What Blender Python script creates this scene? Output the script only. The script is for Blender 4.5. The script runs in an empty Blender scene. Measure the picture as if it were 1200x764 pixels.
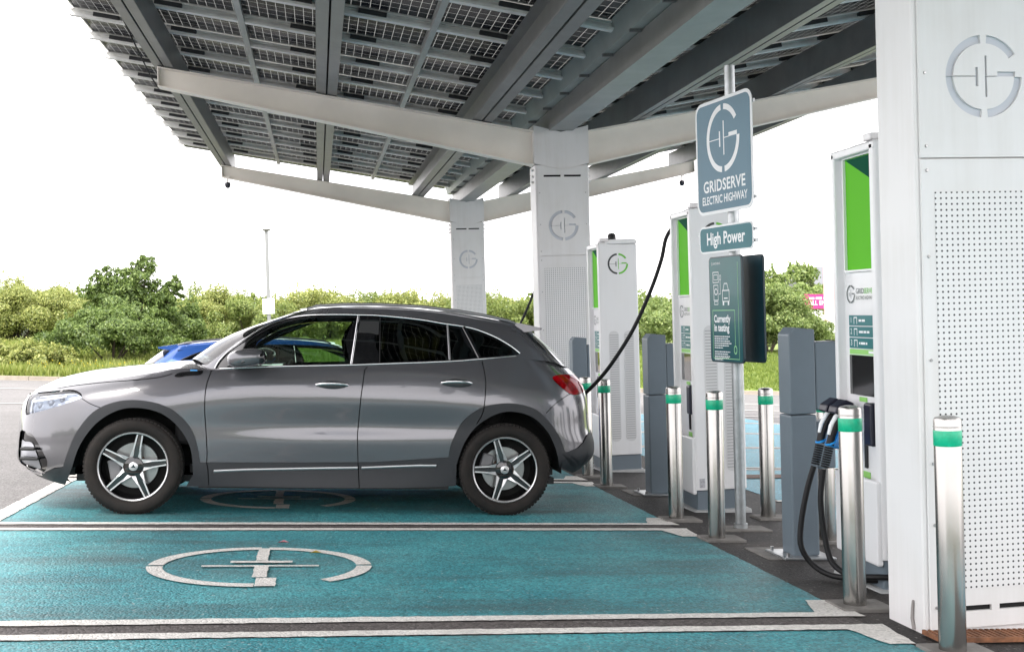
import bpy, bmesh, math, random
import numpy as np
from mathutils import Vector, Matrix
from mathutils.geometry import delaunay_2d_cdt
random.seed(7); rng = np.random.default_rng(7)
S = bpy.context.scene
COL = S.collection
R = math.radians
# ------------------------------------------------------------------ camera
cd = bpy.data.cameras.new('camera'); cam = bpy.data.objects.new('camera', cd); COL.objects.link(cam)
cd.sensor_width = 36.0; cd.lens = 36.0 * 1400.5 / 1200.0; cd.clip_start = 0.05; cd.clip_end = 3000
F = Vector((0.16, 0.987, -0.0157)).normalized()
_r = Vector((0.987, -0.16, 0)).normalized(); _u = _r.cross(F)
roll = -0.02845
Rv = _r * math.cos(roll) + _u * math.sin(roll); Uv = -_r * math.sin(roll) + _u * math.cos(roll)
cam.matrix_world = Matrix(((Rv.x, Uv.x, -F.x, 0), (Rv.y, Uv.y, -F.y, 0), (Rv.z, Uv.z, -F.z, 1.245), (0, 0, 0, 1)))
S.camera = cam
# ------------------------------------------------------------------ sky and sun
SUN_EL, SUN_AZ = 57.0, 200.0          # azimuth clockwise from +Y: a veiled sun behind the camera, to the left
W = bpy.data.worlds.new('World'); S.world = W; W.use_nodes = True
nt = W.node_tree; nt.nodes.clear()
out = nt.nodes.new('ShaderNodeOutputWorld'); bg = nt.nodes.new('ShaderNodeBackground')
sky = nt.nodes.new('ShaderNodeTexSky'); sky.sky_type = 'NISHITA'; sky.sun_disc = False
sky.sun_elevation = R(SUN_EL); sky.sun_rotation = R(SUN_AZ); sky.dust_density = 2.5; sky.altitude = 50
tc = nt.nodes.new('ShaderNodeTexCoord'); mp = nt.nodes.new('ShaderNodeMapping'); mp.inputs['Scale'].default_value = (1, 1, 2.6)
nz = nt.nodes.new('ShaderNodeTexNoise'); nz.inputs['Scale'].default_value = 2.1; nz.inputs['Detail'].default_value = 7; nz.inputs['Roughness'].default_value = .55
rp = nt.nodes.new('ShaderNodeValToRGB'); rp.color_ramp.elements[0].position = .30; rp.color_ramp.elements[1].position = .52
rp.color_ramp.elements[0].color = (.55, .55, .55, 1)
mx = nt.nodes.new('ShaderNodeMix'); mx.data_type = 'RGBA'; mx.inputs[7].default_value = (7.2, 6.95, 7.0, 1)
nt.links.new(tc.outputs['Generated'], mp.inputs['Vector']); nt.links.new(mp.outputs[0], nz.inputs['Vector'])
nt.links.new(nz.outputs['Fac'], rp.inputs['Fac']); nt.links.new(rp.outputs['Color'], mx.inputs[0])
nt.links.new(sky.outputs['Color'], mx.inputs[6]); nt.links.new(mx.outputs[2], bg.inputs['Color'])
bg.inputs['Strength'].default_value = 0.15
nt.links.new(bg.outputs[0], out.inputs['Surface'])
sl = bpy.data.lights.new('sun', 'SUN'); sun = bpy.data.objects.new('sun', sl); COL.objects.link(sun)
sl.energy = 1.3; sl.angle = R(12.0); sl.color = (1, .955, .88)
sd = Vector((math.sin(R(SUN_AZ)) * math.cos(R(SUN_EL)), math.cos(R(SUN_AZ)) * math.cos(R(SUN_EL)), math.sin(R(SUN_EL))))
sun.rotation_euler = sd.to_track_quat('Z', 'Y').to_euler(); sun.location = (0, -10, 30)
S.view_settings.view_transform = 'Standard'; S.view_settings.look = 'None'; S.view_settings.exposure = 1.66; S.view_settings.gamma = 1
S.view_settings.use_curve_mapping = False
S.render.engine = 'CYCLES'
S.cycles.max_bounces = 8; S.cycles.transparent_max_bounces = 16
# ------------------------------------------------------------------ helpers
A_, B_ = -0.0587, -0.0295                     # fall of the car park
def sat(v, a, b):
    s = np.sign(v); m = np.abs(v)
    return s * np.where(m < a, m, a + b * np.tanh((m - a) / b))
def gz(x, y): return A_ * x + B_ * y
NRM = Vector((-A_, -B_, 1)).normalized(); EX = Vector((1, 0, A_)).normalized(); EY = NRM.cross(EX)
def ground_matrix(x, y, up=0.0):
    o = Vector((x, y, gz(x, y))) + NRM * up
    return Matrix(((EX.x, EY.x, NRM.x, o.x), (EX.y, EY.y, NRM.y, o.y), (EX.z, EY.z, NRM.z, o.z), (0, 0, 0, 1)))

class MB:
    def __init__(s): s.v = []; s.f = []; s.m = []
    def add(s, vs, fs, mi=0):
        n = len(s.v); s.v += [tuple(v) for v in vs]; s.f += [tuple(i + n for i in f) for f in fs]; s.m += [mi] * len(fs); return s
    def box(s, x0, x1, y0, y1, z0, z1, mi=0, M=None):
        vs = [Vector((x, y, z)) for z in (z0, z1) for y in (y0, y1) for x in (x0, x1)]
        if M is not None: vs = [M @ v for v in vs]
        return s.add(vs, [(0, 2, 3, 1), (4, 5, 7, 6), (0, 1, 5, 4), (2, 6, 7, 3), (0, 4, 6, 2), (1, 3, 7, 5)], mi)
    def hexa(s, vs, mi=0):   # 8 corners, box order
        return s.add(vs, [(0, 2, 3, 1), (4, 5, 7, 6), (0, 1, 5, 4), (2, 6, 7, 3), (0, 4, 6, 2), (1, 3, 7, 5)], mi)
    def prism(s, poly, axis, a, b, mi=0):
        """poly: list of 2D points; axis 'x','y','z' is the extrusion axis"""
        def mk(p, t):
            return {'x': (t, p[0], p[1]), 'y': (p[0], t, p[1]), 'z': (p[0], p[1], t)}[axis]
        n = len(poly); vs = [mk(p, a) for p in poly] + [mk(p, b) for p in poly]
        fs = [tuple(range(n - 1, -1, -1)), tuple(range(n, 2 * n))] + [(i, (i + 1) % n, n + (i + 1) % n, n + i) for i in range(n)]
        return s.add(vs, fs, mi)
    def lathe(s, prof, seg, M=None, mi=0, close=False):
        """prof: (radius, height) about local Z"""
        n = len(prof); vs = []
        for i in range(seg):
            a = 2 * math.pi * i / seg
            for r, h in prof:
                v = Vector((r * math.cos(a), r * math.sin(a), h)); vs.append(M @ v if M is not None else v)
        fs = []
        for i in range(seg):
            j = (i + 1) % seg
            for k in range(n - 1 if not close else n):
                l = (k + 1) % n
                fs.append((i * n + k, j * n + k, j * n + l, i * n + l))
        return s.add(vs, fs, mi)
    def tube(s, pts, rad, seg=8, mi=0, caps=True):
        pts = [Vector(p) for p in pts]; n = len(pts); up = Vector((0, 0, 1)); vs = []
        prev = None
        for i, p in enumerate(pts):
            t = (pts[min(i + 1, n - 1)] - pts[max(i - 1, 0)]).normalized()
            if prev is None:
                a = t.cross(up)
                if a.length < 1e-3: a = t.cross(Vector((0, 1, 0)))
                a.normalize()
            else:
                a = prev - t * prev.dot(t); a.normalize()
            prev = a; b = t.cross(a)
            r = rad[i] if isinstance(rad, (list, tuple)) else rad
            for k in range(seg):
                q = 2 * math.pi * k / seg; vs.append(p + (a * math.cos(q) + b * math.sin(q)) * r)
        fs = [(i * seg + k, i * seg + (k + 1) % seg, (i + 1) * seg + (k + 1) % seg, (i + 1) * seg + k) for i in range(n - 1) for k in range(seg)]
        if caps: fs += [tuple(range(seg - 1, -1, -1)), tuple(range((n - 1) * seg, n * seg))]
        return s.add(vs, fs, mi)
    def mesh(s, name, mats, smooth=None):
        me = bpy.data.meshes.new(name); me.from_pydata(s.v, [], s.f)
        for m in (mats if isinstance(mats, (list, tuple)) else [mats]): me.materials.append(m)
        if any(s.m): me.polygons.foreach_set('material_index', s.m)
        fix_normals(me)
        if smooth is not None: shade(me, smooth)
        me.update(); return me
    def build(s, name, mats, parent=None, smooth=None, bevel=0, M=None):
        return obj(name, s.mesh(name, mats, smooth), parent, bevel, M)
def fix_normals(me):
    bm = bmesh.new(); bm.from_mesh(me); bmesh.ops.recalc_face_normals(bm, faces=bm.faces); bm.to_mesh(me); bm.free()
def shade(me, ang):
    me.polygons.foreach_set('use_smooth', [True] * len(me.polygons))
    try: me.set_sharp_from_angle(angle=R(ang))
    except Exception: pass
def obj(name, me, parent=None, bevel=0, M=None):
    o = bpy.data.objects.new(name, me); COL.objects.link(o)
    if parent is not None: o.parent = parent
    if M is not None: o.matrix_local = M
    if bevel:
        b = o.modifiers.new('bevel', 'BEVEL'); b.width = bevel; b.segments = 2; b.limit_method = 'ANGLE'; b.angle_limit = R(40); b.harden_normals = False
    return o
def tag(o, label=None, cat=None, group=None, kind=None):
    if label: o['label'] = label
    if cat: o['category'] = cat
    if group: o['group'] = group
    if kind: o['kind'] = kind
    return o
def empty(name, M, label, cat, group=None):
    o = bpy.data.objects.new(name, None); COL.objects.link(o); o.empty_display_size = .1
    o.matrix_world = M; return tag(o, label, cat, group)
KIDS = {}
def copy_tree(o, parent=None):
    c = o.copy(); COL.objects.link(c)
    if parent is not None:
        c.parent = parent; c.matrix_parent_inverse = o.matrix_parent_inverse.copy()
    for ch in o.children: copy_tree(ch, c)
    return c
def cdt_polys(outer_list, hole_list=(), extra=()):
    """triangulate the union of polygons minus holes; returns verts2d, tris"""
    vs, es = [], []
    for poly in list(outer_list) + list(hole_list):
        n = len(vs); vs += [Vector(q) for q in poly]; es += [(n + i, n + (i + 1) % len(poly)) for i in range(len(poly))]
    vs += [Vector(e) for e in extra]
    r = delaunay_2d_cdt(vs, es, [], 0, 1e-7)
    tv = [tuple(v) for v in r[0]]; tris = []
    for f in r[2]:
        c = (sum(tv[i][0] for i in f) / 3, sum(tv[i][1] for i in f) / 3)
        if any(inpoly(c, q) for q in outer_list) and not any(inpoly(c, q) for q in hole_list): tris.append(f)
    return tv, tris
def inpoly(p, poly):
    x, y = p; c = False; j = len(poly) - 1
    for i in range(len(poly)):
        xi, yi = poly[i]; xj, yj = poly[j]
        if (yi > y) != (yj > y) and x < (xj - xi) * (y - yi) / (yj - yi) + xi: c = not c
        j = i
    return c
def sheet(polys, fn, mi=0, holes=()):
    """flat sheet mesh builder: 2D polygons mapped by fn(u,v)->xyz"""
    b = MB(); tv, tr = cdt_polys(polys, holes); b.add([fn(*v) for v in tv], tr, mi); return b
def slab(polys, fn, th, holes=()):
    """like sheet but with thickness: fn(u,v,d) with d in (0,th)"""
    tv, tr = cdt_polys(polys, holes); n = len(tv); b = MB()
    fs = list(tr) + [tuple(n + i for i in reversed(f)) for f in tr]; cnt = {}
    for f in tr:
        for i in range(len(f)):
            e = (f[i], f[(i + 1) % len(f)]); cnt[e] = 1
    for (i, j) in cnt:
        if (j, i) not in cnt: fs.append((j, i, n + i, n + j))
    b.add([fn(u, v, th) for u, v in tv] + [fn(u, v, 0) for u, v in tv], fs); return b
def arc(r0, r1, a0, a1, n=24):
    o = [(r1 * math.cos(R(a0 + (a1 - a0) * i / n)), r1 * math.sin(R(a0 + (a1 - a0) * i / n))) for i in range(n + 1)]
    i_ = [(r0 * math.cos(R(a1 + (a0 - a1) * i / n)), r0 * math.sin(R(a1 + (a0 - a1) * i / n))) for i in range(n + 1)]
    return o + i_
def rect(x0, x1, y0, y1): return [(x0, y0), (x1, y0), (x1, y1), (x0, y1)]
def rrect(x0, x1, y0, y1, r, n=5):
    o = []
    for cx, cy, a in ((x1 - r, y0 + r, -90), (x1 - r, y1 - r, 0), (x0 + r, y1 - r, 90), (x0 + r, y0 + r, 180)):
        o += [(cx + r * math.cos(R(a + 90 * i / n)), cy + r * math.sin(R(a + 90 * i / n))) for i in range(n + 1)]
    return o
def g_logo(th=.2, fine=True):
    """the ring-and-battery emblem in unit coordinates"""
    r0 = 1 - th; g = 5 if fine else 2.2
    P = [arc(r0, 1, 90 + g, 180 - (0 if fine else 2.2), 16), arc(r0, 1, 180 + (.01 if fine else 2.2), 270 - g, 16), arc(r0, 1, 33 if fine else 38, 90 - g, 12),
         arc(r0, 1, 270 + g, 359, 16)]
    if fine:
        P += [rect(.36, r0 + .03, -.005, .115), rect(.03, .085, -.5, .5), rect(-.22, -.15, -.24, .22), rect(-r0, -.22, -.012, .012), rect(.085, .36, -.012, .012)]
    else:
        P += [rect(.62, .985, -.01, .16), rect(.02, .085, -.52, .52), rect(-.20, -.10, -.28, .28), rect(-r0 - .02, -.20, -.055, .055), rect(.085, .62, -.05, .075)]
    return P
def text_mesh(body, size, mat, bold=0.0, align='CENTER', sx=1.0, extrude=.0, space=1.0):
    cu = bpy.data.curves.new('lettering', 'FONT'); cu.body = body; cu.size = size; cu.align_x = align; cu.align_y = 'CENTER'
    cu.offset = bold; cu.extrude = extrude; cu.resolution_u = 3; cu.space_character = space
    o = bpy.data.objects.new('lettering', cu); COL.objects.link(o)
    bpy.context.view_layer.update()
    me = bpy.data.meshes.new_from_object(o.evaluated_get(bpy.context.evaluated_depsgraph_get()))
    bpy.data.objects.remove(o); bpy.data.curves.remove(cu)
    if sx != 1.0: me.transform(Matrix.Scale(sx, 4, Vector((1, 0, 0))))
    me.materials.clear(); me.materials.append(mat); return me
# ------------------------------------------------------------------ materials
MATS = {}
def mat(name, color, rough=.5, metal=0.0, coat=0.0, spec=.5, var=0.0, vscale=8.0, bump=0.0, bscale=60.0, col2=None, detail=4, trans=0, alpha=1, emit=None, coords='Object', croad=.03, rvar=0.0):
    if name in MATS: return MATS[name]
    m = bpy.data.materials.new(name); m.use_nodes = True; t = m.node_tree; p = t.nodes['Principled BSDF']
    p.inputs['Base Color'].default_value = (*color, 1); p.inputs['Roughness'].default_value = rough; p.inputs['Metallic'].default_value = metal
    p.inputs['Coat Weight'].default_value = coat; p.inputs['Coat Roughness'].default_value = croad; p.inputs['Specular IOR Level'].default_value = spec
    if trans: p.inputs['Transmission Weight'].default_value = trans
    if alpha < 1: p.inputs['Alpha'].default_value = alpha
    tcn = t.nodes.new('ShaderNodeTexCoord')
    if var or col2:
        n = t.nodes.new('ShaderNodeTexNoise'); n.inputs['Scale'].default_value = vscale; n.inputs['Detail'].default_value = detail; n.inputs['Roughness'].default_value = .6
        t.links.new(tcn.outputs[coords], n.inputs['Vector'])
        r = t.nodes.new('ShaderNodeValToRGB'); r.color_ramp.elements[0].position = .33; r.color_ramp.elements[1].position = .67
        c2 = col2 or tuple(min(1, c * (1 + var)) for c in color); c1 = color if col2 else tuple(c * (1 - var) for c in color)
        r.color_ramp.elements[0].color = (*c1, 1); r.color_ramp.elements[1].color = (*c2, 1)
        t.links.new(n.outputs['Fac'], r.inputs['Fac']); t.links.new(r.outputs['Color'], p.inputs['Base Color'])
        if rvar:
            mr = t.nodes.new('ShaderNodeMapRange'); mr.inputs['To Min'].default_value = rough - rvar; mr.inputs['To Max'].default_value = rough + rvar
            t.links.new(n.outputs['Fac'], mr.inputs['Value']); t.links.new(mr.outputs[0], p.inputs['Roughness'])
    if bump:
        n = t.nodes.new('ShaderNodeTexNoise'); n.inputs['Scale'].default_value = bscale; n.inputs['Detail'].default_value = 3
        t.links.new(tcn.outputs[coords], n.inputs['Vector'])
        b = t.nodes.new('ShaderNodeBump'); b.inputs['Strength'].default_value = bump; b.inputs['Distance'].default_value = .01
        t.links.new(n.outputs['Fac'], b.inputs['Height']); t.links.new(b.outputs[0], p.inputs['Normal'])
    MATS[name] = m; return m
def road_mat(name, c_lo, c_hi, stone, wear, rough=.55, gsc=75.0, wear_amt=.7, spec=.35, grain=.9, tracks=None):
    """chip-sealed surface: stones as voronoi relief, blotches of wear, sparse pale specks"""
    m = bpy.data.materials.new(name); m.use_nodes = True; t = m.node_tree; p = t.nodes['Principled BSDF']; L = t.links.new
    tcn = t.nodes.new('ShaderNodeTexCoord')
    def noise(sc, d=4, rg=.6):
        n = t.nodes.new('ShaderNodeTexNoise'); n.inputs['Scale'].default_value = sc; n.inputs['Detail'].default_value = d; n.inputs['Roughness'].default_value = rg
        L(tcn.outputs['Object'], n.inputs['Vector']); return n
    def ramp(src, p0, p1, c0, c1):
        r = t.nodes.new('ShaderNodeValToRGB'); r.color_ramp.elements[0].position = p0; r.color_ramp.elements[1].position = p1
        r.color_ramp.elements[0].color = (*c0, 1); r.color_ramp.elements[1].color = (*c1, 1); L(src, r.inputs['Fac']); return r
    def mixc(f, a, b):
        x = t.nodes.new('ShaderNodeMix'); x.data_type = 'RGBA'; L(f, x.inputs[0]); L(a, x.inputs[6]); L(b, x.inputs[7]); return x.outputs[2]
    base = ramp(noise(1.1, 6, .65).outputs['Fac'], .3, .7, c_lo, c_hi).outputs['Color']
    vo = t.nodes.new('ShaderNodeTexVoronoi'); vo.inputs['Scale'].default_value = gsc; L(tcn.outputs['Object'], vo.inputs['Vector'])
    sc = ramp(vo.outputs['Color'], .1, .95, (0, 0, 0), (1, 1, 1)).outputs['Color']
    st = t.nodes.new('ShaderNodeMix'); st.data_type = 'RGBA'; st.blend_type = 'MULTIPLY'; st.inputs[0].default_value = grain; L(base, st.inputs[6])
    gr = ramp(vo.outputs['Color'], 0, 1, (.38, .38, .38), (1.55, 1.55, 1.55)).outputs['Color']; L(gr, st.inputs[7])
    w = ramp(noise(.55, 8, .72).outputs['Fac'], .52, .70, (0, 0, 0), (wear_amt,) * 3).outputs['Color']
    wc = t.nodes.new('ShaderNodeRGB'); wc.outputs[0].default_value = (*wear, 1)
    c = mixc(w, st.outputs[2], wc.outputs[0])
    if tracks:      # rubbed-in wheel tracks and oil, drawn out along the direction of driving
        mpt = t.nodes.new('ShaderNodeMapping'); mpt.inputs['Scale'].default_value = (.30, 1.15, 1); mpt.inputs['Location'].default_value = (3.1, 1.7, 0); L(tcn.outputs['Object'], mpt.inputs[0])
        nt_ = t.nodes.new('ShaderNodeTexNoise'); nt_.inputs['Scale'].default_value = 1.5; nt_.inputs['Detail'].default_value = 9; nt_.inputs['Roughness'].default_value = .68; L(mpt.outputs[0], nt_.inputs['Vector'])
        tw = ramp(nt_.outputs['Fac'], .45, .62, (0, 0, 0), (.68,) * 3).outputs['Color']; tc_ = t.nodes.new('ShaderNodeRGB'); tc_.outputs[0].default_value = (*tracks, 1); c = mixc(tw, c, tc_.outputs[0])
    fl = ramp(noise(38, 2).outputs['Fac'], .66, .70, (0, 0, 0), (.75,) * 3).outputs['Color']
    fc = t.nodes.new('ShaderNodeRGB'); fc.outputs[0].default_value = (*stone, 1)
    c = mixc(fl, c, fc.outputs[0])
    L(c, p.inputs['Base Color']); p.inputs['Roughness'].default_value = rough; p.inputs['Specular IOR Level'].default_value = spec
    b = t.nodes.new('ShaderNodeBump'); b.inputs['Strength'].default_value = .6; b.inputs['Distance'].default_value = .008
    L(vo.outputs['Distance'], b.inputs['Height']); b.invert = True; L(b.outputs[0], p.inputs['Normal'])
    MATS[name] = m; return m
TEAL = road_mat('teal_surfacing', (.030, .205, .24), (.085, .345, .375), (.38, .44, .44), (.10, .14, .145), .50, 75, .8, tracks=(.055, .085, .09))
TEAL_SKY = road_mat('sky_tinted_teal', (.04, .25, .34), (.07, .32, .41), (.30, .36, .36), (.10, .13, .14), .5)  # same teal surfacing, with the sky's blue reflection put into its colour
ASPH = road_mat('asphalt', (.135, .130, .127), (.19, .183, .18), (.34, .33, .32), (.10, .095, .092), .65)
ASPHD = road_mat('dark_asphalt', (.022, .020, .019), (.043, .039, .037), (.20, .19, .18), (.085, .07, .06), .7)
LINE = road_mat('road_paint', (.58, .565, .53), (.74, .72, .68), (.26, .25, .24), (.40, .385, .36), .6, 80, .6, .3, .35)
CONC = mat('concrete', (.17, .162, .15), .8, var=.22, vscale=9, bump=.3, bscale=90)
def weathered(name, color, rough, grime, amt, spec=.4, coat=0.0):
    # faint rain streaks and smudges on painted metal
    m = mat(name, color, rough, spec=spec, coat=coat); t = m.node_tree; p = t.nodes['Principled BSDF']; L = t.links.new
    c = t.nodes.new('ShaderNodeTexCoord'); mp_ = t.nodes.new('ShaderNodeMapping'); mp_.inputs['Scale'].default_value = (11, 11, .7)
    a = t.nodes.new('ShaderNodeTexNoise'); a.inputs['Scale'].default_value = 1; a.inputs['Detail'].default_value = 6; a.inputs['Roughness'].default_value = .65
    b = t.nodes.new('ShaderNodeTexNoise'); b.inputs['Scale'].default_value = 2.3; b.inputs['Detail'].default_value = 5
    mu = t.nodes.new('ShaderNodeMath'); mu.operation = 'MULTIPLY'; r = t.nodes.new('ShaderNodeMapRange'); r.inputs['From Min'].default_value = .20; r.inputs['From Max'].default_value = .42; r.inputs['To Max'].default_value = amt
    x = t.nodes.new('ShaderNodeMix'); x.data_type = 'RGBA'; x.inputs[6].default_value = (*color, 1); x.inputs[7].default_value = (*grime, 1)
    L(c.outputs['Object'], mp_.inputs[0]); L(mp_.outputs[0], a.inputs[0]); L(c.outputs['Object'], b.inputs[0]); L(a.outputs['Fac'], mu.inputs[0]); L(b.outputs['Fac'], mu.inputs[1])
    L(mu.outputs[0], r.inputs[0]); L(r.outputs[0], x.inputs[0]); L(x.outputs[2], p.inputs['Base Color']); return m
WHITE = weathered('white_powder_coat', (.75, .74, .74), .42, (.52, .50, .45), .28)
PANELG = weathered('pale_grey_cover', (.73, .725, .72), .45, (.52, .50, .46), .30)
CREAM = mat('cream_steel', (.86, .81, .74), .5, var=.06, vscale=1.4)
GALV = mat('galvanised_steel', (.40, .42, .43), .38, .75, var=.16, vscale=14, detail=6)
RAIL = mat('rail_steel', (.80, .80, .78), .5, .0, var=.10, vscale=6)
PURL = mat('purlin_steel', (.20, .205, .21), .42, .35, var=.10, vscale=3)
BLACK = mat('black_plastic', (.012, .012, .013), .45)
DARK = mat('dark_void', (.006, .006, .006), .9)
GREYP = mat('grey_post_paint', (.135, .17, .20), .42, var=.05, vscale=3)
STEEL = mat('brushed_stainless', (.36, .35, .335), .24, 1.0)
t = STEEL.node_tree; p = t.nodes['Principled BSDF']; tcn = t.nodes.new('ShaderNodeTexCoord')     # fine vertical brushing and smears
mpn = t.nodes.new('ShaderNodeMapping'); mpn.inputs['Scale'].default_value = (160, 160, 2.2); nn = t.nodes.new('ShaderNodeTexNoise'); nn.inputs['Scale'].default_value = 1; nn.inputs['Detail'].default_value = 4
n2 = t.nodes.new('ShaderNodeTexNoise'); n2.inputs['Scale'].default_value = 6; n2.inputs['Detail'].default_value = 2; m2 = t.nodes.new('ShaderNodeMapRange'); m2.inputs['From Min'].default_value = .35; m2.inputs['From Max'].default_value = .7; m2.inputs['To Min'].default_value = .20; m2.inputs['To Max'].default_value = .27
bp_ = t.nodes.new('ShaderNodeBump'); bp_.inputs['Strength'].default_value = .06; bp_.inputs['Distance'].default_value = .002
t.links.new(tcn.outputs['Object'], mpn.inputs[0]); t.links.new(mpn.outputs[0], nn.inputs[0]); t.links.new(nn.outputs['Fac'], bp_.inputs['Height']); t.links.new(bp_.outputs[0], p.inputs['Normal'])
t.links.new(tcn.outputs['Object'], n2.inputs[0]); t.links.new(n2.outputs['Fac'], m2.inputs[0]); t.links.new(m2.outputs[0], p.inputs['Roughness'])
BANDG = mat('green_reflective_band', (.0, .42, .22), .35, var=.12, vscale=60)
CHW = weathered('charger_white', (.80, .80, .81), .34, (.60, .59, .57), .18, coat=.2)
GREEN = mat('light_green_panel', (.12, .50, .025), .55, spec=.08)
GREEND = mat('dark_green_panel', (.0, .075, .04), .6, spec=.05)
TEALS = mat('teal_print', (.012, .16, .17), .3)
RUBBER = mat('black_rubber', (.008, .008, .009), .55, spec=.3)
BLUEP = mat('blue_connector', (.02, .30, .75), .35)
SCREEN = mat('screen_glass', (.012, .012, .012), .06, coat=1.0)
LETW = mat('white_lettering', (.82, .84, .85), .5)
LETG = mat('grey_lettering', (.10, .12, .12), .5)
LETGR = mat('green_lettering', (.16, .55, .05), .5)
BOLT = mat('bolt_steel', (.42, .42, .42), .3, .9)
# ------------------------------------------------------------------ the ground
KERB_Y = 40.0
def terr(x, y):
    x = np.asarray(x, float); y = np.asarray(y, float)
    xs = sat(x, 16, 25); ys = sat(np.minimum(y, KERB_Y), 45, 20)
    z = A_ * xs + B_ * ys
    d = np.maximum(y - KERB_Y - .3, 0)
    k = 1 / (1 + np.exp(-(x - 1) / 3.5)); rise = .35 + 1.0 * k
    z = z + rise * (1 - np.exp(-d / 5.5)) + .004 * np.maximum(d - 12, 0)
    return z
def grid_mesh(name, xs, ys, fn, m):
    X, Y = np.meshgrid(xs, ys); Z = fn(X, Y); n, k = len(xs), len(ys)
    me = bpy.data.meshes.new(name)
    vs = np.stack([X, Y, Z], -1).reshape(-1, 3)
    fs = [(j * n + i, j * n + i + 1, (j + 1) * n + i + 1, (j + 1) * n + i) for j in range(k - 1) for i in range(n - 1)]
    me.from_pydata(vs.tolist(), [], fs); me.materials.append(m); me.polygons.foreach_set('use_smooth', [True] * len(me.polygons)); return me
def gsym(a, b): return sorted(set(np.round(a, 3).tolist() + np.round(b, 3).tolist()))
xs = gsym(np.linspace(-60, 60, 61), np.array([-600, -400, -250, -150, -100, -80, 80, 100, 150, 250, 400, 600]))
tag(obj('car_park_asphalt', grid_mesh('car_park_asphalt', xs, np.concatenate([np.linspace(-80, -20, 13), np.linspace(-16, KERB_Y, 15)]), terr, ASPH)), kind='structure')
GRASSM = mat('grass_ground', (.10, .16, .025), .9, col2=(.22, .27, .06), vscale=.9, detail=8, bump=.6, bscale=9)
ys = np.concatenate([[KERB_Y + .15], np.linspace(KERB_Y + .6, 70, 40), np.linspace(74, 120, 12), [150, 200, 300, 450, 700, 1000]])
def terr_b(x, y): return terr(x, y) + .12
tag(obj('grass_bank', grid_mesh('grass_bank', xs, ys, terr_b, GRASSM)), kind='structure')
kb = MB(); KERBM = mat('kerb_concrete', (.33, .29, .24), .85, var=.15, vscale=4, bump=.3)
kerbroot = tag(empty('kerb', Matrix.Translation((0, KERB_Y, 0)), None, None), kind='structure')
for i in range(-45, 60):
    x0, x1 = i * .915 + .006, (i + 1) * .915 - .006
    if not (-16 < x0 < 26): continue
    b = MB(); za, zb = float(terr(x0, KERB_Y)), float(terr(x1, KERB_Y))
    b.hexa([(x0, 0, za - .1), (x1, 0, zb - .1), (x0, .15, za - .1), (x1, .15, zb - .1), (x0, .02, za + .13), (x1, .02, zb + .13), (x0, .15, za + .13), (x1, .15, zb + .13)])
    b.build('kerb_stone', KERBM, kerbroot)
def rough(p, amp=.006, step=.045):
    # ragged paint edge
    o = []
    for (a, b), (c, d) in zip(p, p[1:] + p[:1]):
        n = max(1, int(math.hypot(c - a, d - b) / step))
        for i in range(n): o.append((a + (c - a) * i / n + (random.uniform(-amp, amp) if i else 0), b + (d - b) * i / n + (random.uniform(-amp, amp) if i else 0)))
    return o
G = lambda up: (lambda u, v: (u, v, gz(u, v) + up))
def gsheet(name, polys, m, up, kind='structure', parent=None, holes=()):
    b = sheet(polys, G(up), holes=holes); o = b.build(name, m, parent)
    if kind and parent is None: tag(o, kind=kind)
    return o
STRIP = road_mat('strip_asphalt', (.075, .066, .063), (.11, .098, .094), (.26, .25, .24), (.05, .045, .043), .7)
PITCH = 3.03; L0 = 5.35                     # bay dividing strips lie at L0 + k*PITCH
X0, X1 = -2.19, 2.53
# charging island
gsheet('island_asphalt', [rect(X1 - .55, 4.1, -6, 24)], ASPHD, .004)
# bays on the car's side
for k in range(-2, 5):
    y0 = L0 + k * PITCH + .185; y1 = L0 + (k + 1) * PITCH - .185
    gsheet('charging_bay', [rough(rect(X0, X1, y0, y1), .004, .06)], TEAL, .008)
    gsheet('divider_strip', [rect(X0 - .1, X1 - .02, y1 + .1, y1 + .27)], STRIP, .0065)
    lw = .10; wob = lambda: random.uniform(-.006, .006)
    lines = [[(X0 - .12, y0 - lw), (X1 - .16, y0 - lw + wob()), (X1 + .05, y0 - lw), (X1 + .02, y0 + .28), (X1 - .1, y0 + .28), (X1 - .17, y0 + wob()), (X0 - .12, y0)],
             [(X0 - .12, y1), (X1 - .17, y1 + wob()), (X1 - .1, y1 - .28), (X1 + .02, y1 - .28), (X1 + .05, y1 + lw), (X1 - .16, y1 + lw), (X0 - .12, y1 + lw)],
             rect(X0 - .13, X0 + .002, y0 + .002, y1 - .002)]
    for j, p in enumerate(lines): gsheet('bay_line', [rough(p) if 0 <= k + 1 <= 3 else p], LINE, .012 + .001 * j)
    cy = (y0 + y1) / 2
    em = [[(.62 * py - .36, -.62 * px + cy) for px, py in q] for q in g_logo(.14, False)]
    b = MB()
    for i, q in enumerate(em):
        bb = sheet([rough(q, .004, .05)], G(.013 + .0009 * i)); b.add(bb.v, bb.f)
    tag(b.build('bay_emblem', LINE), kind='structure')
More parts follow.
